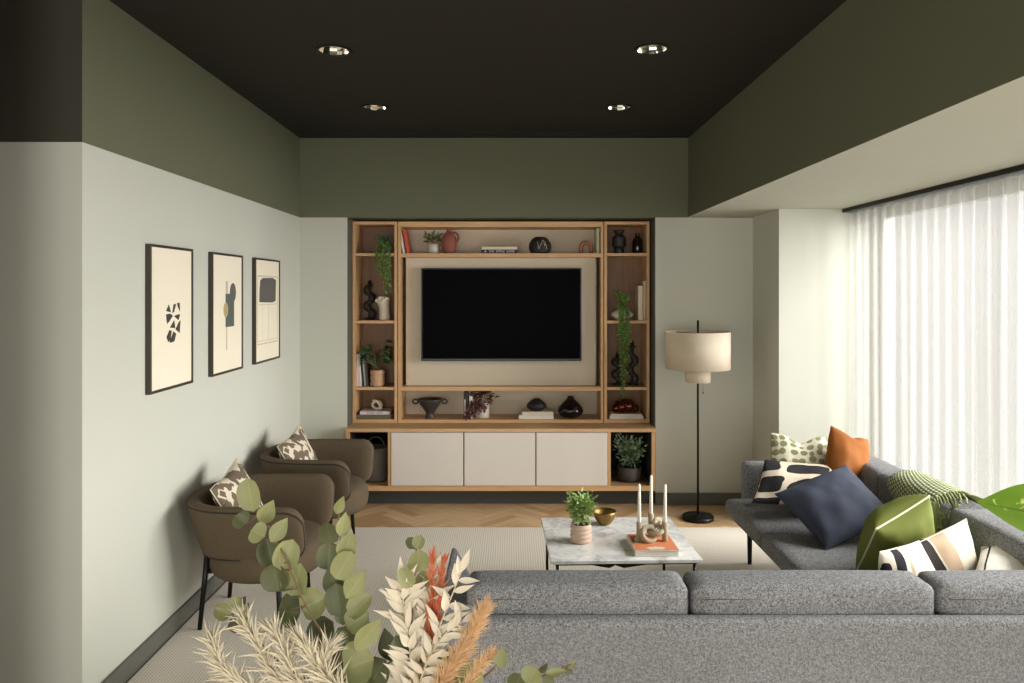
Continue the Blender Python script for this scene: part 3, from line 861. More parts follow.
pot(t_, [(0.05, 0), (0.055, 0.003), (0.056, 0.125), (0.051, 0.125), (0.05, 0.11)], 'stoneware_white', 0.051, 0.112)
rng = random.Random(12)
bushy(t_, 'leaf_purple', 0.115, 0.11, 0.11, 90, 0.042, 21, 0.7, 'oval')
st = []
for k in range(9):
    x1 = rng.uniform(-0.13, 0.03); z1 = 0.004 + rng.uniform(0.0, 0.08) if x1 > -0.08 else rng.uniform(-0.0, 0.05)
    st.append(bez((rng.uniform(-.04, .03), -0.03, 0.12), (x1 * 0.8, -0.085, 0.15), (x1, -0.085 - rng.uniform(0, 0.02), max(0.02, z1)), 8))
rng2 = random.Random(3); bm = BM(); uvl = bm.loops.layers.uv.new('UVMap'); bs = BM()
for pts in st:
    tube(bs, pts, 0.0015, 5)
    for p in pts[3:]:
        for q in range(2): leaf(bm, p, rv(rng2) + Vector((0, -0.4, 0)), Vector((0, -1, .4)) + rv(rng2, .4), 0.034 * rng2.uniform(.7, 1.2), 0.024, 'oval', .2, .2, 3, 1, uvl=uvl)
link('trailing_stems', bs, 'stem_brown', t_, True); link('trailing_leaves', bm, 'leaf_purple', t_)
clamp(t_, ((-0.2, 0.2), (-0.15, 0.16), (-0.2, 0.226)))
bk = P6(536, 6.28, ZCB)
book_at('thick white book lying flat at the bottom of the pair under the black pebble vase', 'book_white', (bk.x, 6.22, ZCB), (0.285, 0.2, 0.032))
book_at('white book lying on the thick white one, directly under the black pebble vase', 'book_cream', (bk.x + 0.012, 6.225, ZCB + 0.0322), (0.255, 0.19, 0.028))
bm = BM(); c = Vector((bk.x + 0.005, 6.31, ZCB + 0.0604))
lathe(bm, [(0.0, 0), (0.05, 0), (0.075, 0.018), (0.083, 0.04), (0.07, 0.062), (0.04, 0.084), (0.022, 0.096), (0.0, 0.098)], 24, c)
recentre(tag(link('pebble_vase', bm, 'stone_black', None, True), 'small black pebble-shaped vase sitting on two white books', 'vase'))
bm = BM(); c = P6(570.5, 6.31, ZCB)
lathe(bm, [(0.0, 0), (0.055, 0), (0.088, 0.02), (0.108, 0.055), (0.1, 0.085), (0.07, 0.118), (0.034, 0.15), (0.023, 0.165), (0.026, 0.176), (0.019, 0.176), (0.014, 0.16)], 32, c, cap1=False)
recentre(tag(link('gourd_vase', bm, 'gloss_black', None, True), 'glossy dark brown squat vase with a narrow neck on the lower ledge', 'vase'))

# left tower
t_ = thing('trailing_plant', 'blue-green trailing plant in a dark pot on the topmost tower shelf above the sculpted vase', 'plant', P6(384, 6.28, ZT))
pot(t_, [(0.045, 0), (0.05, 0.004), (0.056, 0.075), (0.05, 0.075), (0.048, 0.065)], 'pot_charcoal', 0.05, 0.066)
rng = random.Random(5); st = []
bushy(t_, 'leaf_bluegreen', 0.07, 0.06, 0.08, 110, 0.022, 8, 0.8)
for k in range(16):
    x = rng.uniform(-0.055, 0.065)
    zend = -0.36 * (0.45 + 0.55 * rng.random()) if x > -0.01 else -0.22 * rng.uniform(0.5, 1)
    st.append([Vector((x * .4, -0.03, 0.085)), Vector((x * 0.9, -0.075, 0.06)), Vector((x, -0.108, 0.0)), Vector((x + rng.uniform(-.01, .01), -0.108, zend * 0.5)), Vector((x * 0.6 + 0.016, -0.108, zend))])
trailing(t_, 'leaf_string', st, 0.021, 6, 0, 0.010)
clamp(t_, ((-0.15, 0.078), (-0.15, 0.19), (-0.6, 0.215)))
# sculpted bust vase: a slim neck that flares into a knobbly closed form
t_ = thing('sculpted_vase', 'bone white sculptural vase with a knobbly head on the tower shelf beneath the trailing plant', 'vase', P6(384.5, 6.29, ZS2))
bm = BM()
lathe(bm, [(0.0, 0), (0.044, 0), (0.046, 0.006), (0.042, 0.05), (0.039, 0.09), (0.044, 0.125), (0.056, 0.15), (0.05, 0.185), (0.03, 0.2), (0.0, 0.204)], 24)
for v in bm.verts:
    if v.co.z > 0.1:
        n_ = noise.noise(v.co * 26 + Vector((3, 1, 7))); k = min(1, (v.co.z - 0.1) / 0.05)
        v.co += Vector((v.co.x, v.co.y, 0)) * (0.35 * n_ * k) + Vector((-0.012 * k, 0, 0.012 * n_ * k))
link('body', bm, 'stoneware_bone', t_, True, subsurf=1)
bm = BM()
for (x, y, z, r) in ((-0.052, -0.02, 0.16, 0.024), (-0.03, -0.045, 0.18, 0.02), (0.0, -0.05, 0.165, 0.021), (0.03, -0.042, 0.178, 0.02), (-0.035, -0.035, 0.145, 0.017)):
    ball(bm, (x, y, z), r, r, r * 0.85)
link('knobs', bm, 'stoneware_bone', t_, True)
# black wavy candle holders
def wavy_holder(label, p, Ht, m='stone_black', arm=True, group='black wavy candle holders'):
    t_ = thing('candle_holder', label, 'candle holder', p, 0, group)
    bm = BM(); lathe(bm, [(0.0, 0), (0.045, 0), (0.046, 0.008), (0.02, 0.016), (0.0, 0.017)], 20); link('base', bm, m, t_, True)
    bm = BM(); n = 28
    tube(bm, [Vector((0.022 * sin(4 * pi * i / n), 0, 0.012 + (Ht - 0.03) * i / n)) for i in range(n + 1)], [0.02 + 0.012 * abs(sin(4 * pi * i / n)) for i in range(n + 1)], 10)
    link('stem', bm, m, t_, True)
    bm = BM(); z = Ht - 0.02
    lathe(bm, [(0.0, z), (0.03, z), (0.036, z + 0.006), (0.016, z + 0.008), (0.013, z + 0.05), (0.010, z + 0.05), (0.009, z + 0.02)], 16, cap1=False); link('cup', bm, m, t_, True)
    return t_
wavy_holder('black sculptural candle holder in shadow beside the bone white vase', P6(369.5, 6.40, ZS2), 0.30)
wavy_holder('shorter black wavy candle holder behind the trailing shoots, floor lamp tower', P6(617.5, 6.33, ZS3), 0.235)
wavy_holder('taller black wavy candle holder behind the trailing shoots, floor lamp tower', P6(632.5, 6.36, ZS3), 0.335)
# upright books and plant, left tower
for px, cov, L, T, tl, lb in ((356.6, 'book_lilac', 0.262, 0.02, 0.0, 'tall pale lilac upright book against the tower side, beside the leafy plant'),
                              (359.4, 'book_white', 0.262, 0.02, 0.0, 'tall white upright book second from the tower side, beside the leafy plant'),
                              (362.2, 'book_black', 0.245, 0.014, -0.08, 'thin black upright book leaning between white ones, beside the leafy plant'),
                              (364.4, 'book_grey', 0.235, 0.016, -0.09, 'grey upright book leaning in the row beside the leafy plant'),
                              (366.8, 'book_dark', 0.215, 0.016, -0.10, 'dark leaning book nearest the tan ribbed pot')):
    book_at(lb, cov, P6(px, 6.26, ZS3), (L, 0.17, T), 'upright', 0, tl)
t_ = thing('potted_plant', 'broad dark-leaved plant in a tan ribbed pot on the armchair side tower', 'plant', P6(377.5, 6.29, ZS3))
pr = [(0.0, 0), (0.052, 0)]
for k in range(3): pr += [(0.058, 0.006 + k * 0.044), (0.063, 0.022 + k * 0.044), (0.057, 0.042 + k * 0.044)]
pot(t_, pr + [(0.055, 0.134), (0.05, 0.134), (0.049, 0.12)], 'stoneware_tan', 0.05, 0.122)
rng = random.Random(9); bm = BM(); bs = BM(); uvl = bm.loops.layers.uv.new('UVMap')
for k in range(26):
    a = rng.uniform(0, 2 * pi); el = rng.uniform(0.4, 1.6)
    d = Vector((cos(a) * 1.0, sin(a) * 0.55 - 0.1, el)); tip = Vector((0, 0, 0.13)) + d.normalized() * rng.uniform(0.11, 0.25)
    tip.x = max(-0.1, min(0.06, tip.x)); tip.y = max(-0.05, min(0.1, tip.y))
    tube(bs, bez((0, 0, 0.12), (d.x * 0.03, d.y * 0.03, 0.2), tip, 5), 0.003, 5)
    ld = Vector((d.x, d.y * 0.6, 0.1 * rng.uniform(-1, 1)))
    leaf(bm, tip, ld, Vector((0, -0.5, 1)), rng.uniform(0.08, 0.12), rng.uniform(0.055, 0.08), 'heart', 0.12, 0.3, 6, 2, uvl=uvl)
d = Vector((-0.9, -0.5, 0.1)); leaf(bm, Vector((-0.02, -0.03, 0.25)), d, Vector((0, -0.5, 1)), 0.12, 0.075, 'heart', 0.12, 0.3, 6, 2, uvl=uvl)
link('stems', bs, 'stem_green', t_, True); link('foliage', bm, 'leaf_dark', t_)
clamp(t_, ((-0.13, 0.115), (-0.09, 0.19), (0, 0.50)))
bk = P6(375, 6.26, ZB)
book_at('wide olive-dark book lying flat at the foot of the armchair side tower', 'book_olive', (P6(374.5, 6.26, 0).x, 6.225, ZB), (0.285, 0.2, 0.034))
book_at('pale lilac lettered book lying on the olive-dark one', 'book_lilac', (P6(375.5, 6.26, 0).x, 6.23, ZB + 0.0342), (0.245, 0.185, 0.026), text='STUDIO  HOME', text_mat='ink_black', text_h=0.018)
t_ = thing('knot_ornament', 'small cream looped ornament sitting on the pale lilac lettered book', 'ornament', P6(377, 6.31, ZB + 0.0604))
bm = BM(); tube(bm, [Vector((0.038 * cos(a), 0.012 * sin(2 * a), 0.042 + 0.03 * sin(a))) for a in [2 * pi * i / 24 for i in range(24)]], 0.0115, 10, True)
link('ring', bm, 'stoneware_bone', t_, True)
bm = BM(); tube(bm, bez((-0.03, -0.01, 0.074), (0.025, -0.03, 0.09), (0.034, -0.012, 0.011), 10), 0.0125, 10); link('arm', bm, 'stoneware_bone', t_, True)
# basket in the open end
t_ = thing('basket', 'dark woven basket with a hoop handle in the cabinet end behind the armchair', 'basket', (-1.105, 6.16, 0.173))
bm = BM(); pr = [(0.0, 0.0), (0.08, 0.0)]
for k in range(14): pr += [(0.088 + 0.001 * k, 0.006 + k * 0.018), (0.094 + 0.001 * k, 0.014 + k * 0.018)]
pr += [(0.104, 0.268), (0.096, 0.268), (0.09, 0.02)]
lathe(bm, pr, 40, cap1=False)
for v in bm.verts:
    a = math.atan2(v.co.y, v.co.x); s_ = 1 + 0.02 * sin(20 * a + (1 if int(v.co.z / 0.018) % 2 else -1) * pi / 2); v.co.x *= s_; v.co.y *= s_
link('body', bm, 'basket_cane', t_, True)
bm = BM(); tube(bm, [Vector((0.075 * cos(a), 0.0, 0.255 + 0.09 * sin(a))) for a in [pi * i / 14 for i in range(15)]], 0.007, 8); link('handle', bm, 'basket_handle', t_, True)

# right tower
t_ = thing('ribbed_vase', 'black ribbed urn vase on the topmost shelf, floor lamp side tower', 'vase', P6(619, 6.29, ZT))
bm = BM()
pr = [(0.0, 0), (0.04, 0), (0.043, 0.006), (0.036, 0.03), (0.05, 0.055)]
for k in range(5): pr += [(0.061 - 0.001 * k, 0.06 + k * 0.017), (0.056 - 0.001 * k, 0.069 + k * 0.017)]
lathe(bm, pr + [(0.03, 0.155), (0.028, 0.165), (0.045, 0.185), (0.045, 0.192), (0.03, 0.188), (0.024, 0.165)], 32, cap1=False); link('body', bm, 'stone_black', t_, True)
bm = BM(); c = P6(637.5, 6.36, ZT)
lathe(bm, [(0.0, 0), (0.04, 0), (0.044, 0.01), (0.045, 0.08), (0.038, 0.12), (0.018, 0.14), (0.016, 0.165), (0.02, 0.17), (0.012, 0.17), (0.01, 0.15)], 24, c, cap1=False)
recentre(tag(link('bottle_vase', bm, 'gloss_black', None, True), 'dark brown bottle vase in shadow beside the black ribbed urn', 'vase'))
t_ = thing('trailing_plant', 'long green trailing plant in a pale shell bowl, floor lamp side tower', 'plant', P6(622, 6.28, ZS2))
bm = BM(); pr = [(0.0, 0.0), (0.04, 0.0), (0.07, 0.02), (0.093, 0.042), (0.088, 0.055), (0.06, 0.078), (0.045, 0.085), (0.04, 0.08), (0.06, 0.06)]
lathe(bm, pr, 32, cap1=False)
for v in bm.verts:
    a = math.atan2(v.co.y, v.co.x); s_ = 1 + 0.035 * sin(12 * a); v.co.x *= s_; v.co.y *= s_ * 0.7
link('bowl', bm, 'stoneware_bone', t_, True)
rng = random.Random(15); st = []
bushy(t_, 'leaf_string', 0.07, 0.06, 0.19, 170, 0.022, 18, 0.7)
for k in range(17):
    x = rng.uniform(-0.04, 0.045); zend = -rng.choice((0.2, 0.3, 0.4, 0.5, 0.62)) * rng.uniform(0.85, 1.03)
    st.append([Vector((x * .4, -0.02, 0.1)), Vector((x * 0.9, -0.075, 0.1)), Vector((x, -0.108, 0.0)), Vector((x + rng.uniform(-.012, .012), -0.108, zend * 0.5)), Vector((x * 0.5 + 0.004, -0.108, zend))])
trailing(t_, 'leaf_string', st, 0.021, 16, 0, 0.011)
clamp(t_, ((-0.1, 0.13), (-0.15, 0.19), (-0.8, 0.5)))
book_at('shorter sand-coloured upright book beside the shell bowl plant', 'book_cream', P6(638.2, 6.26, ZS2), (0.283, 0.17, 0.036), 'upright')
book_at('taller brown-beige upright book against the tower side by the lamp', 'book_sand', P6(643.0, 6.26, ZS2) + Vector((0.002, 0, 0)), (0.325, 0.17, 0.036), 'upright')
bk = P6(626, 6.26, ZB)
book_at('white book lying flat at the foot of the floor lamp side tower', 'book_white', (bk.x, 6.225, ZB), (0.275, 0.2, 0.02))
book_at('white book lying on top of another under the copper ornament', 'book_cream', (bk.x, 6.23, ZB + 0.0202), (0.26, 0.19, 0.018))
t_ = thing('bubble_ornament', 'glossy copper-brown bubble ornament on two white books', 'ornament', (bk.x + 0.0, 6.31, ZB + 0.0384))
bm = BM()
for (x, y, z, r) in ((-0.075, 0, 0.036, 0.036), (-0.028, -0.012, 0.048, 0.048), (0.03, -0.01, 0.056, 0.056), (0.082, 0.004, 0.036, 0.036), (0.0, 0.03, 0.074, 0.036), (-0.055, 0.02, 0.066, 0.028)): ball(bm, (x, y, z), r, nu=18, nv=12)
link('bubbles', bm, 'copper_glass', t_, True)
t_ = thing('potted_plant', 'pale speckled bushy plant in a charcoal pot in the cabinet end by the floor lamp', 'plant', ((629.5 - CX) / F * 6.12, 6.12, 0.173))
pot(t_, [(0.07, 0), (0.074, 0.003), (0.075, 0.012), (0.095, 0.02), (0.1, 0.118), (0.094, 0.12), (0.092, 0.1)], 'pot_charcoal', 0.093, 0.104)
bushy(t_, 'leaf_pale', 0.108, 0.145, 0.265, 480, 0.03, 31, 0.8, stems=16)

clamp(t_, ((-0.165, 0.138), (-0.15, 0.35), (0, 0.39)))
# ------------------------------------------------------------------ framed prints
def framed(label, y0, y1, art):
    zb, zt = 1.222, 1.918
    t_ = thing('framed_print', label, 'picture', (XL, (y0 + y1) / 2, zb), 0, 'framed prints on the wall')
    hw = (y1 - y0) / 2; H = zt - zb; fw = 0.013; dp = 0.026
    # local: x out of the wall, y along it, z up
    bm = BM()
    box(bm, 0.001, dp, -hw, -hw + fw, 0, H); box(bm, 0.001, dp, hw - fw, hw, 0, H)
    box(bm, 0.001, dp, -hw + fw, hw - fw, 0, fw); box(bm, 0.001, dp, -hw + fw, hw - fw, H - fw, H)
    link('frame', bm, 'picture_frame', t_, bevel=0.001)
    bm = BM(); box(bm, 0.002, dp - 0.006, -hw + fw, hw - fw, fw, H - fw); pr_ = link('print', bm, 'print_paper', t_)
    for m, polys in art.items():
        bm = BM()
        for poly, lay in polys:
            pl = [(-hw + fw + p[0] * (2 * hw - 2 * fw), H - fw - p[1] * (H - 2 * fw)) for p in poly]
            prism(bm, pl, (dp - 0.0058 + lay * 0.0003, 0, 0), (0, 1, 0), (0, 0, 1), 0.0003)
        link('printed_shape', bm, m, pr_)
    return t_
def ell(cx, cy, rx, ry, n=24): return [(cx + rx * cos(2 * pi * i / n), cy + ry * sin(2 * pi * i / n)) for i in range(n)]
def rc(x0, y0, x1, y1): return [(x0, y0), (x1, y0), (x1, y1), (x0, y1)]
tri = [[(.42, .38), (.35, .44), (.47, .455)], [(.53, .385), (.60, .38), (.55, .45), (.50, .465)], [(.62, .375), (.69, .37), (.70, .455), (.64, .41)],
       [(.35, .47), (.45, .465), (.52, .485), (.44, .53), (.38, .555), (.36, .52)], [(.54, .49), (.66, .475), (.70, .48), (.66, .53)],
       [(.55, .525), (.44, .59), (.58, .60)], [(.66, .55), (.71, .53), (.69, .65), (.58, .61)],
       [(.43, .61), (.49, .62), (.46, .70), (.40, .715), (.36, .67)], [(.53, .625), (.60, .65), (.56, .715), (.48, .725), (.43, .72)]]
tri = [[(x, 0.5 + (y - 0.55) * 0.82 + 0.04) for x, y in p] for p in tri]
framed('framed print of dark angular shards on cream, nearest of the three to the camera', 3.495, 3.965, {'print_dark': [(p, 0) for p in tri]})
framed('framed print with a grey block, ovals and a thin upright line, in the middle', 4.22, 4.70,
       {'print_line': [(rc(.43, .22, .50, .36), 0), (rc(.44, .6, .48, .82), 0)], 'print_grey': [(ell(.68, .32, .11, .085), 0)],
        'print_teal': [(rc(.42, .33, .72, .62), 1)], 'print_tan': [(ell(.43, .47, .08, .065), 2)]})
framed('framed print with a blurred dark square over a pale panel, furthest along the wall', 4.93, 5.45,
       {'print_beige': [(rc(.06, .15, .94, .84), 0)], 'print_paper': [(rc(.09, .165, .91, .825), 1), ],
        'print_line': [(rc(.1, .44, .9, .445), 2), (rc(.52, .44, .53, .8), 2), (rc(.06, .8, .94, .805), 2), (rc(.28, .44, .285, .8), 2)],
        'print_grey': [([(.18, .2), (.3, .175), (.7, .17), (.86, .19), (.85, .3), (.84, .41), (.7, .425), (.3, .42), (.14, .415), (.15, .3)], 3)]})

# ------------------------------------------------------------------ floor lamp
lx, ly = 1.385, 5.66
t_ = thing('floor_lamp', 'black stem floor lamp with a two-tier cream drum shade', 'lamp', (lx, ly, 0))
bm = BM(); lathe(bm, [(0.0, 0), (0.112, 0), (0.115, 0.004), (0.115, 0.026), (0.11, 0.031), (0.014, 0.033), (0.012, 0.045), (0, 0.045)], 40); link('base', bm, 'black_metal', t_, True)
bm = BM(); tube(bm, [(0, 0, 0.03), (0, 0, 0.8), (0, 0, 1.482)], 0.0085, 10); link('pole', bm, 'black_metal', t_, True)
bm = BM(); lathe(bm, [(0.234, 1.122), (0.236, 1.122), (0.236, 1.398), (0.234, 1.398), (0.2325, 1.395), (0.2325, 1.125), (0.234, 1.122)], 48, cap0=False, cap1=False)
lathe(bm, [(0.088, 1.124), (0.2325, 1.124), (0.2325, 1.127), (0.088, 1.127)], 48, cap0=False, cap1=False)
sh = link('lamp_shade', bm, 'lamp_shade', t_, True)
bm = BM(); lathe(bm, [(0.0895, 1.022), (0.0915, 1.022), (0.0915, 1.126), (0.0895, 1.126), (0.088, 1.122), (0.088, 1.025), (0.0895, 1.022)], 40, cap0=False, cap1=False)
link('lower_shade', bm, 'lamp_shade', t_, True)
bm = BM()
for a in (0, 2 * pi / 3, 4 * pi / 3): tube(bm, [(0, 0, 1.385), (0.232 * cos(a), 0.232 * sin(a), 1.385)], 0.003, 6)
for a in (0.5, 2.6, 4.7): tube(bm, [(0, 0, 1.03), (0.088 * cos(a), 0.088 * sin(a), 1.03)], 0.003, 6)
link('shade_carrier', bm, 'black_metal', t_)
bm = BM(); tube(bm, [(0.032, -0.02, 1.06), (0.032, -0.02, 0.95)], 0.0015, 6); ball(bm, (0.032, -0.02, 0.945), 0.006, 0.006, 0.009)
link('pull_chain', bm, 'brass', t_)

# ------------------------------------------------------------------ armchairs
def shell_sections(path, zb, zt, th, tilt, rend):
    """rounded band swept along a plan path; returns rings of points"""
    n = len(path); S = [0.0]
    for a, b in zip(path, path[1:]): S.append(S[-1] + (Vector(b) - Vector(a)).length)
    L = S[-1]; rings = []
    for i, p in enumerate(path):
        a = Vector(path[max(0, i - 1)]); b = Vector(path[min(n - 1, i + 1)]); tg = (b - a).normalized(); out = Vector((-tg.y, tg.x, 0))
        d = min(S[i], L - S[i]); k = 1.0
        if d < rend: k = sqrt(max(0, 1 - (1 - d / rend) ** 2))
        h = (zt - zb) / 2; zc = (zt + zb) / 2
        hh = h - rend + rend * k
        tt = th / 2 * (0.3 + 0.7 * k)
        ring = []
        m = 24
        for q in range(m):
            an = 2 * pi * q / m
            cx, cz = cos(an), sin(an)
            e = 0.45
            o_ = math.copysign(abs(cx) ** e, cx) * tt; z_ = math.copysign(abs(cz) ** 0.38, cz) * hh
            off = tilt * (z_ / h) + o_
            ring.append(Vector((p[0], p[1], 0)) + out * off + Vector((0, 0, zc + z_)))
        rings.append(ring)
    return rings
def armchair(label, loc, rotz):
    t_ = thing('armchair', label, 'armchair', loc, rotz, 'brown curved-back armchairs')
    path = []; ry = 0.295; xf = 0.25
    def dens(a, b, n, fn):
        for i in range(n): path.append(fn(a + (b - a) * i / n))
    nn = 16
    for i in range(nn):                          # finer steps at the rounded arm end
        u = 1 - (1 - i / nn) ** 1
        path.append(Vector((xf - (xf + 0.02) * (u ** 1.8), -ry, 0)))
    for i in range(33):
        an = -pi / 2 - pi * i / 32
        path.append(Vector((-0.02 + 0.30 * math.copysign(abs(cos(an)) ** 0.7, cos(an)), ry * math.copysign(abs(sin(an)) ** 0.7, sin(an)), 0)))
    for i in range(1, nn + 1):
        u = 1 - i / nn
        path.append(Vector((xf - (xf + 0.02) * (u ** 1.8), ry, 0)))
    rings = shell_sections(path, 0.358, 0.645, 0.08, 0.042, 0.085)
    bm = BM(); vr = [[bm.verts.new(p) for p in r] for r in rings]; m = len(vr[0])
    for a, b in zip(vr, vr[1:]):
        for q in range(m): bm.faces.new((a[q], a[(q + 1) % m], b[(q + 1) % m], b[q]))
    bm.faces.new(vr[0]); bm.faces.new(vr[-1])
    sh = link('backrest', bm, 'chair_fabric', t_, True)
    # which corner of the ring is the outer one
    def corner(top):
        return 3 if top else 21
    bm = BM()
    loop = [r[corner(True)] for r in rings] + [r[corner(False)] for r in rings][::-1]
    tube(bm, loop, 0.0045, 6, True); link('piping', bm, 'chair_piping', sh, True)
    bm = BM()
    lathe(bm, [(0.0, 0.245), (0.2, 0.245), (0.27, 0.253), (0.295, 0.28), (0.303, 0.33), (0.298, 0.385), (0.275, 0.415), (0.2, 0.43), (0.0, 0.436)], 40, (-0.02, 0, 0))
    link('seat', bm, 'chair_fabric', t_, True)
    for (x, y, tx, ty, zt) in ((-0.30, -0.20, -0.262, -0.185, 0.42), (-0.30, 0.20, -0.262, 0.185, 0.42), (0.12, -0.26, 0.105, -0.24, 0.30), (0.12, 0.27, 0.105, 0.24, 0.30)):
        bm = BM(); tube(bm, [(x, y, 0.0), (tx, ty, zt)], 0.0115, 8, r1=0.0155); link('leg', bm, 'black_metal', t_, True)
    for s_ in (-1, 1):
        bm = BM(); tube(bm, [(-0.275, s_ * 0.19, 0.285), (-0.12, s_ * 0.16, 0.285)], 0.012, 8); link('bracket', bm, 'black_metal', t_, True)
    return t_
CH1 = (-1.258, 3.99, 0.012); CH2 = (-1.235, 5.02, 0.012)
ch = armchair('brown curved-back armchair nearest the camera, by the framed prints wall', CH1, 0.0)
c2 = copy_tree(ch); c2.location = CH2; c2.rotation_euler = (0, 0, radians(-3)); c2['label'] = 'brown curved-back armchair further away, in front of the media cabinet end'

# ------------------------------------------------------------------ cushions
def pillow(name, label, mat, bl, br, tr, tl, T=0.16, dent=0.0, seed=0, piping=None, group=None, pin=0.07, n=26, wr=0.006, pillow_cat='cushion', pw=0.45):
    bl, br, tr, tl = map(Vector, (bl, br, tr, tl))
    c = (bl + br + tr + tl) / 4
    nrm = (br - bl).cross(tl - bl).normalized()
    up = ((tl + tr) - (bl + br)).normalized(); right = ((br + tr) - (bl + tl)).normalized()
    bm = BM(); uvl = bm.loops.layers.uv.new('UVMap'); grid = {}
    def pt(i, j, side):
        u = sin(pi / 2 * (-1 + 2 * i / n)); v = sin(pi / 2 * (-1 + 2 * j / n))
        k = ((1 - u * u) * (1 - v * v))
        uu = u * (1 - pin * (1 - v * v)); vv = v * (1 - pin * (1 - u * u))
        a = (uu + 1) / 2; b = (vv + 1) / 2
        p = bl * (1 - a) * (1 - b) + br * a * (1 - b) + tr * a * b + tl * (1 - a) * b
        h = T / 2 * k ** pw
        w_ = wr * noise.noise(p * 9 + Vector((seed, side * 3, 0))) + wr * 0.6 * noise.noise(p * 22 + Vector((seed, side * 5, 2)))
        edge = min(1, k * 6)
        dd = dent * math.exp(-(u / 0.38) ** 2) * max(0, (v + 0.2) / 1.2) ** 2
        return p + nrm * (side * h + w_ * edge * 2.0) - up * dd - c
    for side in (1, -1):
        g = {}
        for i in range(n + 1):
            for j in range(n + 1):
                onb = i in (0, n) or j in (0, n)
                if onb and (i, j) in grid: g[i, j] = grid[i, j]; continue
                g[i, j] = bm.verts.new(pt(i, j, side))
                if onb: grid[i, j] = g[i, j]
        for i in range(n):
            for j in range(n):
                q = [(i, j), (i + 1, j), (i + 1, j + 1), (i, j + 1)]
                f = bm.faces.new([g[x] for x in (q if side > 0 else q[::-1])]); f.smooth = True
                for lp, x in zip(f.loops, (q if side > 0 else q[::-1])):
                    uu_ = (0.5 + 0.5 * sin(pi / 2 * (-1 + 2 * x[0] / n)), 0.5 + 0.5 * sin(pi / 2 * (-1 + 2 * x[1] / n))); lp[uvl].uv = uu_
    border = [(i, 0) for i in range(n)] + [(n, j) for j in range(n)] + [(i, n) for i in range(n, 0, -1)] + [(0, j) for j in range(n, 0, -1)]
    pts = [grid[x].co.copy() for x in border]
    t_ = thing(name, label, pillow_cat, c, 0, group)
    cv = link('cover', bm, mat, t_)
    bm = BM(); tube(bm, pts, 0.0045 if piping else 0.0028, 6, True); link('piping' if piping else 'seam', bm, piping or mat, cv, True)
    return t_
def chair_cushion(label, cx, cy, dx=0.0, rot=0.0):
    R = Matrix.Rotation(rot, 3, 'Z')
    def q(x, y, z): v = R @ Vector((x, y, 0)); return Vector((cx + v.x, cy + v.y, z))
    return pillow('cushion', label, 'angular_fabric', q(0.08, 0.19, 0.44), q(0.09, -0.19, 0.445), q(-0.07, -0.20, 0.715), q(-0.085, 0.20, 0.785), 0.13, 0.01, 3, pin=0.035, group='patterned cushions on the armchairs')
chair_cushion('brown and cream angular-patterned cushion on the nearest armchair', -1.425, 3.965)
chair_cushion('brown and cream angular-patterned cushion on the far armchair', -1.395, 5.0, 0, radians(-6))

# ------------------------------------------------------------------ corner sofa
SO = Vector((0, 0, 0.012))
sf = thing('corner_sofa', 'large L-shaped grey tweed corner sofa on slim dark legs', 'sofa', (1.0, 3.2, 0.012))
def sb(name, bm, m='sofa_fabric', **kw):
    bmesh.ops.translate(bm, verts=bm.verts, vec=(-1.0, -3.2, -0.012))
    return link(name, bm, m, sf, **kw)
def padx(x0, x1, y0, y1, z0, z1, r, puff=(0, 0, 0), name='pad', n=12):
    bm = BM(); pad(bm, ((x0 + x1) / 2, (y0 + y1) / 2, (z0 + z1) / 2), ((x1 - x0) / 2, (y1 - y0) / 2, (z1 - z0) / 2), r, puff, n)
    return sb(name, bm, smooth=True)
padx(-0.25, 2.27, 2.50, 2.56, 0.22, 0.616, 0.02, name='back_panel', n=14)
padx(2.18, 2.27, 2.60, 4.735, 0.22, 0.655, 0.03, name='back_panel', n=14)
padx(1.42, 2.20, 4.655, 4.735, 0.22, 0.648, 0.03, name='arm_panel')
bm = BM(); prism(bm, [(-0.25, 2.56), (-0.12, 2.56), (-0.12, 2.72), (-0.222, 3.12), (-0.236, 3.16), (-0.25, 3.14)], (0, 0, 0.22), (1, 0, 0), (0, 1, 0), 0.42)
sb('arm_panel', bm, bevel=0.012, segs=3, angle=25)
padx(-0.17, 2.18, 2.60, 3.38, 0.20, 0.30, 0.02, name='seat_base')
padx(1.34, 2.18, 3.38, 4.655, 0.305, 0.34, 0.012, name='seat_base')
# back cushions of the run facing the media wall
for x0, x1 in ((-0.155, 0.601), (0.609, 1.437), (1.445, 2.12)):
    padx(x0, x1, 2.565, 2.735, 0.36, 0.703, 0.03, (0, 0.012, 0.005), 'back_cushion', 14)
    bc = sf.children[-1]
    bm = BM(); tube(bm, [(x0 + 0.03, 2.562, 0.66), (x1 - 0.03, 2.562, 0.66)], 0.0014, 6); sb('seam', bm, 'sofa_seam', smooth=True).parent = bc
for y0, y1 in ((2.86, 3.472), (3.482, 4.14), (4.15, 4.65)):
    padx(1.985, 2.185, y0, y1, 0.40, 0.715, 0.035, (0.02, 0, 0.006), 'back_cushion', 14)
for x0, x1 in ((-0.155, 0.612), (0.622, 1.462)): padx(x0, x1, 2.75, 3.40, 0.285, 0.43, 0.045, (0, 0, 0.012), 'seat_cushion')
padx(1.472, 2.05, 2.75, 3.34, 0.285, 0.43, 0.045, (0, 0, 0.012), 'seat_cushion')
padx(1.30, 2.05, 3.345, 3.992, 0.335, 0.436, 0.036, (0, 0, 0.01), 'seat_cushion')
padx(1.30, 2.05, 4.006, 4.66, 0.335, 0.436, 0.036, (0, 0, 0.01), 'seat_cushion')
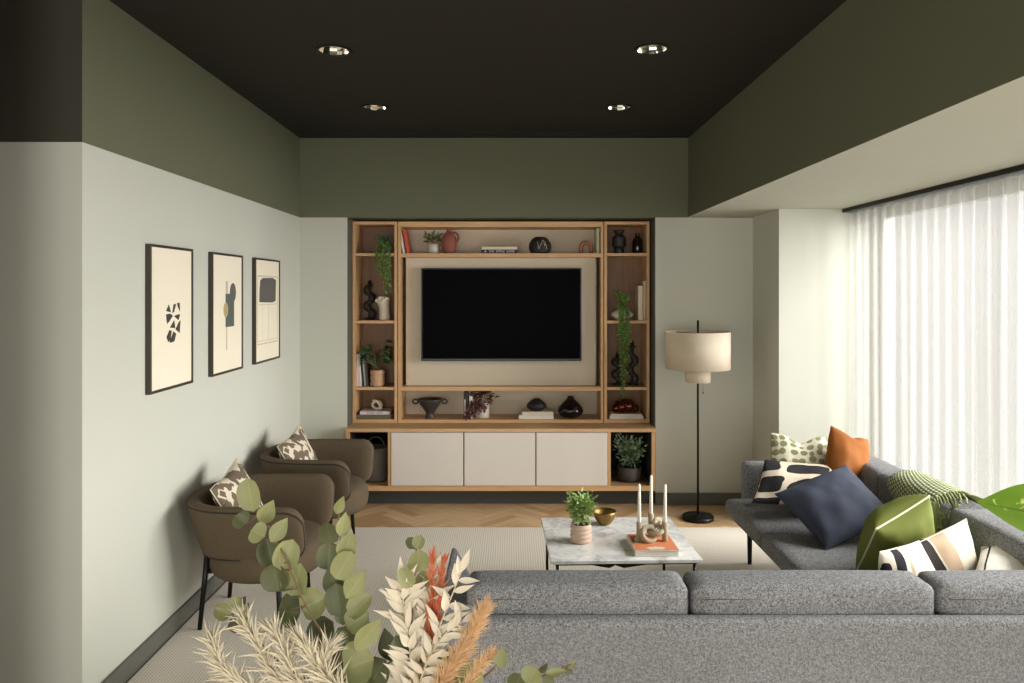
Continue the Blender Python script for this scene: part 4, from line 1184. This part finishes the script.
for (x, y) in ((1.47, 4.70), (2.2, 4.70), (1.40, 3.45), (-0.2, 2.56), (-0.2, 3.12), (2.2, 2.56), (1.0, 2.56), (0.62, 3.28)):
    bm = BM(); tube(bm, [(x, y, 0.012), (x, y, 0.31)], 0.013, 8, r1=0.019); sb('leg', bm, 'black_metal', smooth=True)

pillow('cushion', 'white cushion with green leaf dots, at the far end of the sofa', 'dotted_fabric',
       at(768, 492, 4.42), at(835, 490, 4.40), at(829, 437, 4.58), at(771, 433, 4.58), 0.15, 0.05, 1, pin=0.05)
pillow('cushion', 'rust orange velvet cushion in the far corner of the sofa', 'rust_velvet',
       at(822, 492, 4.25), at(866, 494, 4.34), at(868, 440, 4.50), at(831, 426, 4.46), 0.16, 0.03, 2, pin=0.04)
pillow('cushion', 'black and cream block-patterned cushion under the navy one', 'block_fabric',
       at(752, 503, 4.18), at(848, 508, 4.14), at(850, 468, 4.36), at(765, 460, 4.36), 0.12, 0.0, 3, pin=0.03)
pillow('cushion', 'large navy blue cushion tipped on its corner on the sofa seat', 'navy_cotton',
       at(826, 549, 3.68), at(897, 519, 3.78), at(846, 465, 4.10), at(775, 494, 3.98), 0.17, 0.0, 4, pin=0.05)
pillow('cushion', 'olive green velvet cushion with cream piping', 'olive_velvet',
       at(856, 572, 3.43), at(930, 550, 3.49), at(929, 496, 3.19), at(876, 529, 3.10), 0.25, 0.0, 5, 'cream_piping', pin=0.03, pw=0.4)
pillow('cushion', 'cream cushion with one dark stripe, in front of the taller banded one', 'striped_fabric',
       at(874, 602, 2.87), at(948, 592, 3.0), at(919, 541, 2.98), at(880, 552, 2.87), 0.09, 0.0, 6, pin=0.04)
pillow('cushion', 'tall cream cushion with dark and tan bands behind the striped one', 'banded_fabric',
       at(910, 636, 3.02), at(988, 602, 3.16), at(966, 519, 3.12), at(888, 555, 2.99), 0.13, 0.0, 7, pin=0.04)
pillow('cushion', 'white cushion with thin black lines lying low beside the big leaf', 'lined_fabric',
       at(974, 577, 2.90), at(1060, 583, 2.88), at(1066, 541, 3.2), at(982, 546, 3.2), 0.10, 0.0, 8, pin=0.03)

# knitted throw over the window-side back
th = thing('throw_blanket', 'chunky green knitted throw with tassels over the sofa back', 'blanket', (2.08, 3.85, 0.72))
prof = [Vector((1.955, 0, 0.50)), Vector((1.958, 0, 0.60)), Vector((1.965, 0, 0.68)), Vector((1.995, 0, 0.725)), Vector((2.06, 0, 0.742)), Vector((2.13, 0, 0.740)), Vector((2.20, 0, 0.71)), Vector((2.285, 0, 0.672)), Vector((2.292, 0, 0.60)), Vector((2.293, 0, 0.52))]
fine = []
for i in range(len(prof) - 1):
    p0 = prof[max(0, i - 1)]; p1 = prof[i]; p2 = prof[i + 1]; p3 = prof[min(len(prof) - 1, i + 2)]
    for k in range(5):
        t__ = k / 5
        fine.append(0.5 * ((2 * p1) + (p2 - p0) * t__ + (2 * p0 - 5 * p1 + 4 * p2 - p3) * t__ ** 2 + (3 * p1 - p0 - 3 * p2 + p3) * t__ ** 3))
fine.append(prof[-1])
bm = BM(); uvl = bm.loops.layers.uv.new('UVMap'); NY = 24; rows = []
def thr(i, j):
    # the throw lies askew: nearer the corner it hangs lower on the seat side
    s_ = j / NY; y = 3.53 + 0.44 * s_ 
    start = 0.0 + 11 * s_ * s_
    q = start + (len(fine) - 1 - start) * i / 44
    a = int(min(len(fine) - 2, q)); p = fine[a].lerp(fine[a + 1], q - a)
    w_ = 0.008 * noise.noise(Vector((p.x * 6, y * 7, p.z * 6)))
    return Vector((p.x - abs(w_) * 0.8, y + 0.10 * (i / 44) , p.z + abs(w_))) - th.location
for i in range(45): rows.append([bm.verts.new(thr(i, j)) for j in range(NY + 1)])
for i in range(44):
    for j in range(NY):
        f = bm.faces.new((rows[i][j], rows[i][j + 1], rows[i + 1][j + 1], rows[i + 1][j])); f.smooth = True
        for lp, (a, b) in zip(f.loops, ((i, j), (i, j + 1), (i + 1, j + 1), (i + 1, j))): lp[uvl].uv = (b / NY, a / 44)
o = link('knit', bm, 'knit_green', th)
md = o.modifiers.new('solid', 'SOLIDIFY'); md.thickness = 0.012; md.offset = 1
rng = random.Random(2)
bm = BM()
for i in range(3, 38):
    p = thr(i, 0); nx = min(43, i + 1); tg = (thr(nx, 0) - thr(nx - 1, 0)).normalized()
    # strands on the seat side hang down the cushion, those on top lie across it before they drop
    on_top = max(0.0, min(1.0, 1 - abs(i - 24) / 12))
    for k in range(1):
        j = p + tg * (0.006 * (k - 0.5)); ln = rng.uniform(0.12, 0.17); pts = []
        for q in range(8):
            u = q / 7; side = -(0.35 + 0.65 * on_top) * ln * u; fall = -(1 - on_top) * ln * 0.85 * u
            back = -on_top * 0.05 * u * u if i < 24 else 0.03 * on_top * u * u
            pts.append(j + Vector((back - 0.006 * (1 - on_top) + rng.uniform(-.0015, .0015), side, fall + 0.010 * on_top + 0.002 * sin(u * 14 + i))))
        tube(bm, pts, 0.0055, 6, r1=0.0045)
        ball(bm, pts[-1], 0.0075, nu=8, nv=5)
link('tassels', bm, 'knit_fringe', th, True)

# ------------------------------------------------------------------ coffee table
ct = thing('coffee_table', 'square white marble coffee table on thin black legs', 'table', (0.545, 4.018, 0.012), radians(1.8))
bm = BM(); box(bm, -0.369, 0.369, -0.35, 0.35, 0.37, 0.388); link('table_top', bm, 'marble', ct, bevel=0.003)
bm = BM()
for s_ in (-1, 1):
    box(bm, -0.345, 0.345, s_ * 0.322 - 0.006, s_ * 0.322 + 0.006, 0.358, 0.37); box(bm, s_ * 0.335 - 0.006, s_ * 0.335 + 0.006, -0.322, 0.322, 0.358, 0.37)
link('frame', bm, 'black_metal', ct)
for sx in (-1, 1):
    for sy in (-1, 1):
        bm = BM(); tube(bm, [(sx * 0.335, sy * 0.322, 0.0), (sx * 0.335, sy * 0.322, 0.365)], 0.008, 8); link('leg', bm, 'black_metal', ct, True)
for a in (pi / 4, -pi / 4):
    bm = BM(); prism(bm, [(-0.40, 0.365), (0.40, 0.365), (0.06, 0.24), (-0.06, 0.24)], (0, 0.0, 0), (cos(a), sin(a), 0), (0, 0, 1), 0.005)
    link('cross_plate', bm, 'black_metal', ct)
ZTB = 0.401
p = onz(581, 541.5, ZTB)
t_ = thing('potted_plant', 'small bushy green plant in a pink ribbed pot on the marble table', 'plant', p)
pr = [(0.0, 0), (0.047, 0)]
for k in range(4): pr += [(0.0505, 0.003 + k * 0.022), (0.0565 - 0.0006 * k, 0.007 + k * 0.022), (0.0575 - 0.0006 * k, 0.013 + k * 0.022), (0.0505 - 0.0006 * k, 0.0225 + k * 0.022)]
pot(t_, pr + [(0.05, 0.094), (0.045, 0.094), (0.044, 0.08)], 'terracotta_pink', 0.045, 0.082)
bushy(t_, 'leaf_fresh', 0.088, 0.075, 0.165, 560, 0.021, 44, 1.0, stems=18, lw=0.65)
p = onz(604.5, 524, ZTB)
bm = BM(); lathe(bm, [(0.0, 0), (0.028, 0), (0.034, 0.004), (0.052, 0.03), (0.063, 0.058), (0.066, 0.074), (0.0635, 0.074), (0.058, 0.05), (0.045, 0.022), (0.0, 0.01)], 40, p)
recentre(tag(link('brass_bowl', bm, 'brass', None, True), 'brushed brass bowl on the marble table behind the pink-potted plant', 'bowl'))
# orange book
cb = thing('book', 'large orange-covered book on the marble table under the candle holder', 'book', (0.71, 3.845, ZTB), radians(1.0))
bm = BM(); box(bm, -0.108, 0.108, -0.125, 0.125, 0.026, 0.0295); box(bm, -0.108, 0.108, -0.125, 0.125, 0, 0.0035); box(bm, -0.1095, -0.106, -0.125, 0.125, 0, 0.0295); cvr = link('cover', bm, 'book_white', cb, bevel=0.0008)
bm = BM(); box(bm, -0.106, 0.107, -0.124, 0.124, 0.0295, 0.0299); link('cover_panel', bm, 'book_orange', cvr)
bm = BM(); box(bm, -0.106, 0.104, -0.122, 0.122, 0.0035, 0.026); link('pages', bm, 'paper', cb)
bm = BM()
for poly in ([(-.03, -.115), (.03, -.11), (.05, -.085), (.0, -.07), (-.05, -.085)], [(-.09, -.02), (-.06, -.03), (-.055, .05), (-.08, .07)]):
    prism(bm, poly, (0, 0, 0.0299), (1, 0, 0), (0, 1, 0), 0.0003)
link('cover_print', bm, 'book_cream', cvr)
bm = BM(); prism(bm, [(-.1, .0), (-.06, -.01), (-.04, .08), (-.1, .1)], (0, 0, 0.0299), (1, 0, 0), (0, 1, 0), 0.0002); link('cover_print', bm, 'terracotta', cvr)
ZBK = ZTB + 0.0302
# knot candle holder with three cups
T3 = [onz(639.3, 541, ZBK), onz(664.8, 541, ZBK), onz(651.0, 532.0, ZBK)]
kc = (T3[0] + T3[1] + T3[2]) / 3
kh = thing('candle_holder', 'sand-coloured knotted ring candle holder standing on the orange book', 'candle holder', kc)
TH = 0.098
for p in T3:
    bm = BM(); q = p - kc
    lathe(bm, [(0.0, 0), (0.0135, 0), (0.015, 0.002), (0.015, TH - 0.002), (0.014, TH), (0.0095, TH), (0.0095, TH - 0.025), (0, TH - 0.025)], 18, q); link('cup', bm, 'stoneware_sand', kh, True)
bm = BM()
def ring(c, R, nrm, r=0.0128):
    nrm = Vector(nrm).normalized(); a = nrm.orthogonal().normalized(); b = nrm.cross(a); c = Vector(c)
    tube(bm, [c + a * (R * cos(2 * pi * i / 28)) + b * (R * sin(2 * pi * i / 28)) for i in range(28)], r, 10, True)
q0, q1, q2 = [p - kc for p in T3]
ring(q0.lerp(q1, 0.36) + Vector((0, -0.012, 0.040)), 0.036, (0.25, -0.8, 0.45))
ring(q0.lerp(q1, 0.66) + Vector((0, 0.012, 0.052)), 0.034, (-0.3, -0.35, 0.9))
ring(q2.lerp(q1, 0.45) + Vector((0.0, 0.0, 0.052)), 0.034, (0.75, -0.6, 0.1))
link('knot_rings', bm, 'stoneware_sand', kh, True)
for p, h, tl, lb in zip(T3, (0.218, 0.217, 0.228), (0.0, 0.012, 0.006), ('white taper candle nearest the pink-potted plant, in the knot holder', 'white taper candle nearest the sofa end, in the knot holder', 'taller white taper candle at the back of the knot holder')):
    c_ = thing('taper_candle', lb, 'candle', p + Vector((0, 0, TH - 0.0245)), 0, 'white taper candles')
    bm = BM(); lathe(bm, [(0.0, 0), (0.0088, 0), (0.009, 0.03), (0.0095, 0.04), (0.0065, h - 0.012), (0.004, h - 0.003), (0, h)], 14)
    for v in bm.verts: v.co.x += tl * v.co.z
    wx = link('wax', bm, 'candle_wax', c_, True)
    bm = BM(); tube(bm, [(tl * h, 0, h - 0.003), (tl * h + 0.001, 0, h + 0.008)], 0.0009, 5); link('wick', bm, 'wick', wx)

# ------------------------------------------------------------------ plant beside the sofa, one leaf reaching into view
bp = thing('potted_plant', 'bright green broad-leaved plant reaching over the sofa corner by the window', 'plant', (1.93, 2.18, 0.012))
pot(bp, [(0.10, 0), (0.11, 0.004), (0.14, 0.26), (0.132, 0.26), (0.128, 0.23)], 'pot_charcoal', 0.129, 0.235)
bs = BM(); bm = BM(); uvl = bm.loops.layers.uv.new('UVMap')
base = bp.location
tube(bs, [Vector((0, 0, 0.22)), Vector((0.02, 0.0, 0.7)), Vector((0.0, 0.02, 1.05)), Vector((0.01, 0.01, 1.25))], 0.012, 8, r1=0.006)
tip = at(977, 503, 2.25); root = at(1094, 524, 2.12)
d = (tip - root)
leaf(bm, root - base, d, Vector((-0.25, -0.62, 0.75)), d.length, 0.185, 'oval', 0.10, -0.02, 14, 4, uvl=uvl)
tube(bs, bez((0.0, 0.02, 0.95), (-0.05, 0.0, 1.05), root - base, 6), 0.004, 6)
for a, z, L in ((0.3, 1.2, 0.26), (1.5, 1.0, 0.25), (-0.9, 1.1, 0.27), (5.2, 0.85, 0.25)):
    dd = Vector((abs(cos(a)) * 0.8, sin(a), 0.35)); b0 = Vector((0.01, 0.01, z)) + dd * 0.07
    tube(bs, [Vector((0.005, 0.01, z - 0.02)), b0], 0.004, 6); leaf(bm, b0, dd, Vector((0, 0, 1)), L, 0.15, 'oval', 0.1, 0.2, 10, 3, uvl=uvl)
link('stems', bs, 'stem_green', bp, True); link('foliage', bm, 'big_leaf', bp)

# ------------------------------------------------------------------ dried flowers in the foreground
FY = 1.26
vbase = Vector(((392 - CX) / F * FY, FY, 0.74))
t_ = thing('console_table', 'oak console table holding the vase of dried flowers behind the sofa', 'table', (-0.22, 1.24, 0.012))
bm = BM(); box(bm, -0.55, 0.55, -0.17, 0.17, 0.696, 0.728); link('table_top', bm, 'console_oak', t_, bevel=0.003)
for sx in (-1, 1):
    for sy in (-1, 1):
        bm = BM(); tube(bm, [(sx * 0.51, sy * 0.14, 0), (sx * 0.5, sy * 0.135, 0.7)], 0.014, 8, r1=0.018); link('leg', bm, 'console_oak', t_, True)
bm = BM(); lathe(bm, [(0.0, 0), (0.055, 0), (0.075, 0.02), (0.088, 0.08), (0.08, 0.14), (0.052, 0.19), (0.046, 0.22), (0.052, 0.235), (0.046, 0.235), (0.04, 0.21), (0.046, 0.18), (0.072, 0.13), (0.0, 0.02)], 36, vbase)
recentre(tag(link('flower_vase', bm, 'vase_glaze', None, True), 'glazed stoneware vase holding the dried flower stems in the foreground', 'vase'))
neck = vbase + Vector((0, 0, 0.225)); foot = vbase + Vector((0, 0, 0.05))
def fl(px, py, dy=0.0): return at(px, py, FY + dy)
def stem_path(pts, k=0):
    rng = random.Random(k)
    nk = neck + Vector((rng.uniform(-.022, .022), rng.uniform(-.022, .022), 0)); ft = foot + Vector((rng.uniform(-.02, .02), rng.uniform(-.02, .02), 0))
    ctrl = [ft, nk] + list(pts); out = []
    for i in range(len(ctrl) - 1):
        p0 = ctrl[max(0, i - 1)]; p1 = ctrl[i]; p2 = ctrl[i + 1]; p3 = ctrl[min(len(ctrl) - 1, i + 2)]
        for q in range(6):
            u = q / 6
            out.append(0.5 * ((2 * p1) + (p2 - p0) * u + (2 * p0 - 5 * p1 + 4 * p2 - p3) * u ** 2 + (3 * p1 - p0 - 3 * p2 + p3) * u ** 3))
    return out + [ctrl[-1]]
def branch(name, label, cat, pts, seed, stem_m, r=0.0028, group=None):
    t_ = thing(name, label, cat, foot, 0, group)
    path = [p - foot for p in stem_path(pts, seed)]
    bm = BM(); tube(bm, path, r, 6, r1=r * 0.4); link('stem', bm, stem_m, t_, True)
    return t_, path
def near(path, p): return min(path, key=lambda q: (q - p).length)
S_ = FY / F
def euc(label, pts, leaves, seed, dy=0.0, group='eucalyptus branches', size=0.9):
    """leaves: centre px, py, width px, height px, lean in degrees, turn (how much it faces away), dark?"""
    t_, path = branch('eucalyptus_branch', label, 'branch', [fl(x, y, d_) for x, y, d_ in pts], seed, 'stem_brown', group=group)
    rng = random.Random(seed)
    lb = BM(); u1 = lb.loops.layers.uv.new('UVMap'); db = BM(); u2 = db.loops.layers.uv.new('UVMap')
    for (px, py, W_, L_, lean, dark) in leaves:
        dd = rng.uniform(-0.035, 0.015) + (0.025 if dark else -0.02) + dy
        c = fl(px, py, dd) - foot
        a = radians(lean)
        d = Vector((sin(a), rng.uniform(-.25, .25), cos(a))).normalized()
        L = L_ * S_ * size; W = W_ * S_ * size
        base = c - d * (L * 0.5)
        nr = Vector((rng.uniform(-.5, .6), -1.0, rng.uniform(0.0, 0.7)))
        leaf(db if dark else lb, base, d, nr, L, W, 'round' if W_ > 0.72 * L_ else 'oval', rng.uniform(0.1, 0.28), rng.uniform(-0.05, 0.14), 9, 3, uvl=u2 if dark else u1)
        q = near(path, base); pl = BM() if False else None
        tube(bmst, [q + foot, base + foot], 0.0012, 5)
    link('foliage', lb, 'eucalyptus', t_)
    if len(db.verts): link('shaded_foliage' if False else 'shade_toned_foliage', db, 'eucalyptus_dark', t_)  # darker copy of the leaves, shade put into their colour
    else: db.free()
    return t_
def euc_full(label, pts, leaves, seed, dy=0.0, size=0.9):
    global bmst
    bmst = BM()
    t_ = euc(label, pts, leaves, seed, dy, size=size)
    bmesh.ops.translate(bmst, verts=bmst.verts, vec=-foot)
    st = [o for o in t_.children if o.name.startswith('stem')][0]
    bmst.from_mesh(st.data); bmst.to_mesh(st.data); bmst.free()
    for p in st.data.polygons: p.use_smooth = True
    return t_
euc_full('long eucalyptus branch arching in front of the nearest armchair',
         [(372, 690, -.02), (338, 655, -.03), (306, 606, -.03), (284, 555, -.02), (266, 522, 0), (250, 500, 0)],
         [(250, 495, 34, 44, -12, 0), (267, 512, 24, 36, 30, 0), (241, 520, 26, 20, -50, 1), (258, 533, 28, 20, 115, 0), (279, 530, 22, 36, 35, 0), (270, 552, 34, 38, -20, 1),
          (287, 555, 34, 42, 20, 0), (276, 577, 36, 40, -10, 1), (297, 580, 42, 46, 15, 0), (289, 612, 48, 30, 95, 1), (313, 603, 42, 34, 65, 0), (321, 632, 40, 40, 50, 1)], 51, size=0.74)
euc_full('upright eucalyptus branch between the armchairs and the bleached leaves',
         [(380, 690, .02), (362, 650, .02), (350, 600, .02), (342, 555, .02), (338, 505, .02)],
         [(340, 505, 13, 26, 25, 0), (343, 524, 18, 32, 15, 0), (329, 533, 26, 30, -10, 1), (347, 545, 24, 36, 20, 0), (329, 556, 30, 34, 0, 1), (344, 565, 28, 38, 30, 0), (333, 580, 26, 44, -8, 1),
          (356, 584, 26, 42, 35, 0), (338, 600, 30, 40, -10, 1), (360, 606, 28, 34, 45, 0), (345, 612, 26, 30, 10, 1), (357, 620, 32, 30, 60, 0), (368, 634, 26, 46, 40, 0), (346, 640, 34, 36, -30, 1),
          (359, 664, 50, 38, 70, 0), (388, 645, 26, 40, -20, 1), (340, 658, 38, 20, -80, 1), (378, 672, 36, 36, 30, 1), (332, 676, 34, 30, -60, 1)], 52, size=0.82)
euc_full('short eucalyptus sprig rising behind the bleached leaves',
         [(408, 690, .03), (412, 620, .03), (415, 570, .03), (417, 543, .03)],
         [(419, 542, 14, 15, 20, 0), (411, 543, 12, 14, -30, 1), (418, 561, 24, 26, 10, 0), (406, 578, 18, 24, -30, 0), (424, 580, 18, 24, 25, 0), (402, 650, 30, 34, -20, 1), (425, 655, 28, 30, 30, 1)], 53)
euc_full('low eucalyptus sprig with small round leaves in front of the armchair legs',
         [(350, 700, -.01), (290, 670, -.02), (258, 640, -.02), (236, 612, -.01)],
         [(223, 611, 19, 20, -60, 0), (236, 603, 15, 15, -10, 0), (242, 602, 10, 14, 30, 1), (248, 606, 6, 10, 20, 1), (234, 624, 13, 20, -10, 1), (244, 617, 9, 18, 35, 0)], 54)
euc_full('eucalyptus sprig low in front of the grey sofa back',
         [(420, 700, -.03), (460, 690, -.05), (490, 672, -.05), (502, 655, -.05)],
         [(502, 658, 15, 21, 5, 0), (478, 678, 12, 20, 20, 0), (447, 668, 36, 42, 10, 1), (466, 672, 22, 26, 50, 0), (436, 680, 30, 26, -40, 1)], 55, -0.03)
euc_full('eucalyptus tip lying lowest along the grey sofa back',
         [(440, 720, -.04), (510, 690, -.06), (550, 673, -.06), (572, 664, -.05)],
         [(572, 664, 6, 16, 50, 0), (568, 671, 8, 13, 120, 1), (556, 672, 9, 22, 85, 0), (543, 668, 9, 16, 40, 1), (532, 676, 24, 20, 30, 0), (518, 682, 22, 22, 20, 1), (548, 680, 14, 14, 110, 1)], 56, -0.03)
def ruscus(label, pts, seed, sp, Lp, Wp, fan=65):
    t_, path = branch('ruscus_branch', label, 'branch', [fl(x, y, d_) for x, y, d_ in pts], seed, 'stem_straw', 0.0022, 'bleached ruscus branches')
    rng = random.Random(seed); bm = BM(); u1 = bm.loops.layers.uv.new('UVMap')
    start = 8; k = 0; acc = 0
    for a, b in zip(path[start:], path[start + 1:]):
        n = max(1, round((b - a).length / (sp * S_)))
        for i in range(n):
            p = a.lerp(b, i / n); tg = (b - a).normalized()
            side = Vector((tg.z, 0, -tg.x)) * (1 if k % 2 else -1)
            an = radians(fan * rng.uniform(0.3, 1.25))
            d = tg * cos(an) + side * sin(an) + Vector((0, rng.uniform(-.5, .25), 0))
            L = Lp * S_ * rng.uniform(0.75, 1.2)
            leaf(bm, p, d, Vector((rng.uniform(-.5, .5), -1, rng.uniform(-.2, .6))), L, Wp * S_ * rng.uniform(0.8, 1.2), 'lance', 0.15, rng.uniform(-.1, .15), 6, 1, uvl=u1)
            k += 1
    tg = (path[-1] - path[-3]).normalized(); leaf(bm, path[-1], tg, Vector((0, -1, .2)), Lp * S_, Wp * S_, 'lance', 0.15, 0, 6, 1, uvl=u1)
    link('foliage', bm, 'bleached_leaf', t_)
ruscus('bleached white leafy branch bending towards the grey sofa', [(416, 690, -.03), (430, 650, -.04), (448, 605, -.04), (461, 572, -.04)], 61, 7, 25, 7.5, 62)
ruscus('bleached white leafy branch, the fullest, in the middle of the bunch', [(408, 690, -.02), (410, 650, -.03), (404, 610, -.03), (402, 585, -.03)], 62, 2.8, 29, 7.5, 50)
ruscus('bleached white leafy branch rising behind the red dried stems', [(418, 690, 0), (424, 640, -.01), (428, 600, -.01), (432, 570, 0)], 63, 3.6, 27, 7.5, 48)
ruscus('bleached white leafy branch crossing under the red dried stems', [(416, 690, -.04), (428, 660, -.05), (444, 635, -.05), (462, 622, -.05)], 64, 4, 24, 7, 60)
def plume(label, pts, seed, n, Lp, m, stem, name, spread=30, curl=0.2, wp=2.2, group=None, cat='dried grass'):
    t_, path = branch(name, label, cat, [fl(x, y, d_) for x, y, d_ in pts], seed, stem, 0.002, group)
    rng = random.Random(seed); bm = BM(); u1 = bm.loops.layers.uv.new('UVMap')
    lo = 9
    for k in range(n):
        i = rng.randrange(lo, len(path) - 1); u = rng.random()
        p = path[i].lerp(path[i + 1], u); tg = (path[i + 1] - path[i]).normalized()
        an = radians(rng.gauss(0, spread)); side = Vector((tg.z, 0, -tg.x))
        d = tg * cos(an) + side * sin(an) + Vector((0, rng.uniform(-.35, .2), 0))
        L = Lp * S_ * rng.uniform(0.5, 1.25) * (0.6 + 0.4 * (1 - (i - lo) / (len(path) - lo)))
        leaf(bm, p, d, Vector((rng.uniform(-.6, .6), -1, rng.uniform(-.2, .5))), L, wp * S_ * rng.uniform(.7, 1.3), 'lance', 0.2, rng.uniform(-curl, curl), 6, 1, uvl=u1)
    link('plume', bm, m, t_)
    return t_
for k, (lb, pts) in enumerate((('wispy bleached grass plume, outermost at the armchair side', [(330, 720, -.05), (260, 695, -.06), (225, 670, -.06), (212, 640, -.05)]),
                               ('wispy bleached grass plume in front of the low eucalyptus sprig', [(340, 715, -.05), (280, 680, -.06), (255, 640, -.06), (244, 618, -.05)]),
                               ('wispy bleached grass plume, centre of the pale clump', [(345, 715, -.06), (300, 685, -.07), (285, 650, -.07), (275, 632, -.06)]),
                               ('wispy bleached grass plume leaning towards the upright eucalyptus', [(355, 715, -.06), (325, 680, -.07), (308, 650, -.07), (296, 637, -.06)]),
                               ('wispy bleached grass plume curling under the upright eucalyptus', [(365, 715, -.06), (340, 690, -.07), (322, 670, -.07), (330, 645, -.06)]))):
    plume(lb, pts, 70 + k, 260, 30, 'plume_straw', 'stem_straw', 'dried_grass', 32, 0.4, 1.7, 'wispy bleached grass plumes')
for k, (lb, pts) in enumerate((('rust red dried stem, shorter, among the bleached leaves', [(420, 690, -.01), (428, 640, -.02), (432, 600, -.02), (432, 558, -.02)]),
                               ('rust red dried stem, taller, against the sofa arm', [(424, 690, -.01), (434, 640, -.02), (438, 600, -.02), (444, 562, -.02)]))):
    plume(lb, pts, 80 + k, 190, 24, 'dried_red', 'dried_red', 'dried_stem', 13, 0.12, 1.5, 'rust red dried stems', 'dried flower')
pm = plume('feathery tan pampas plume in front of the grey sofa back', [(430, 700, -.05), (448, 672, -.06), (466, 645, -.06), (484, 610, -.06)], 90, 1900, 24, 'pampas_tan', 'pampas_core', 'pampas_plume', 22, 0.35, 0.75)
plume('shorter tan pampas plume low beside the taller one', [(432, 700, -.06), (462, 690, -.07), (478, 668, -.07), (490, 655, -.07)], 91, 800, 18, 'pampas_tan', 'pampas_core', 'pampas_plume', 26, 0.35, 0.75)

# ------------------------------------------------------------------ daylight, fill lamps and camera
def area(name, loc, rot, sx, sy, power, col):
    L = bpy.data.lights.new(name, 'AREA'); L.shape = 'RECTANGLE'; L.size = sx; L.size_y = sy; L.energy = power; L.color = col
    o = bpy.data.objects.new(name, L); COL.objects.link(o); o.location = loc; o.rotation_euler = rot
    return o
# bright sky across the street, seen by the room through the window on the right
area('window_daylight', (8.2, 3.0, 3.9), (0, radians(90 - 12), 0), 7.0, 6.0, 4300, (1.0, 0.995, 0.975))
# unseen fill lamps added behind the camera to brighten the room
area('side_fill', (3.2, -1.6, 1.5), (0, radians(90), 0), 2.0, 2.2, 120, (1.0, 0.995, 0.975))
area('rear_fill', (-0.6, -4.0, 1.4), (radians(90), 0, 0), 2.4, 1.9, 140, (1.0, 0.995, 0.975))
w = bpy.data.worlds.new('World'); SC.world = w; w.use_nodes = True
bg = w.node_tree.nodes['Background']; bg.inputs[0].default_value = (1.0, 0.99, 0.965, 1); bg.inputs[1].default_value = 0.95
cam = bpy.data.cameras.new('Camera'); co = bpy.data.objects.new('Camera', cam); COL.objects.link(co)
co.location = (0, 0, CZ); co.rotation_euler = (radians(90), 0, 0)
cam.sensor_width = 36.0; cam.lens = 36.0 * F / 1024.0
cam.shift_x = 0.0; cam.shift_y = -(341.5 - HY) / 1024.0
cam.clip_start = 0.05
SC.camera = co
vs = SC.view_settings
vs.view_transform = 'Standard'; vs.look = 'None'; vs.gamma = 1.0; vs.use_curve_mapping = False; vs.exposure = 0.06
SC.cycles.max_bounces = 10; SC.cycles.diffuse_bounces = 5; SC.cycles.transparent_max_bounces = 24
SC.cycles.use_denoising = True
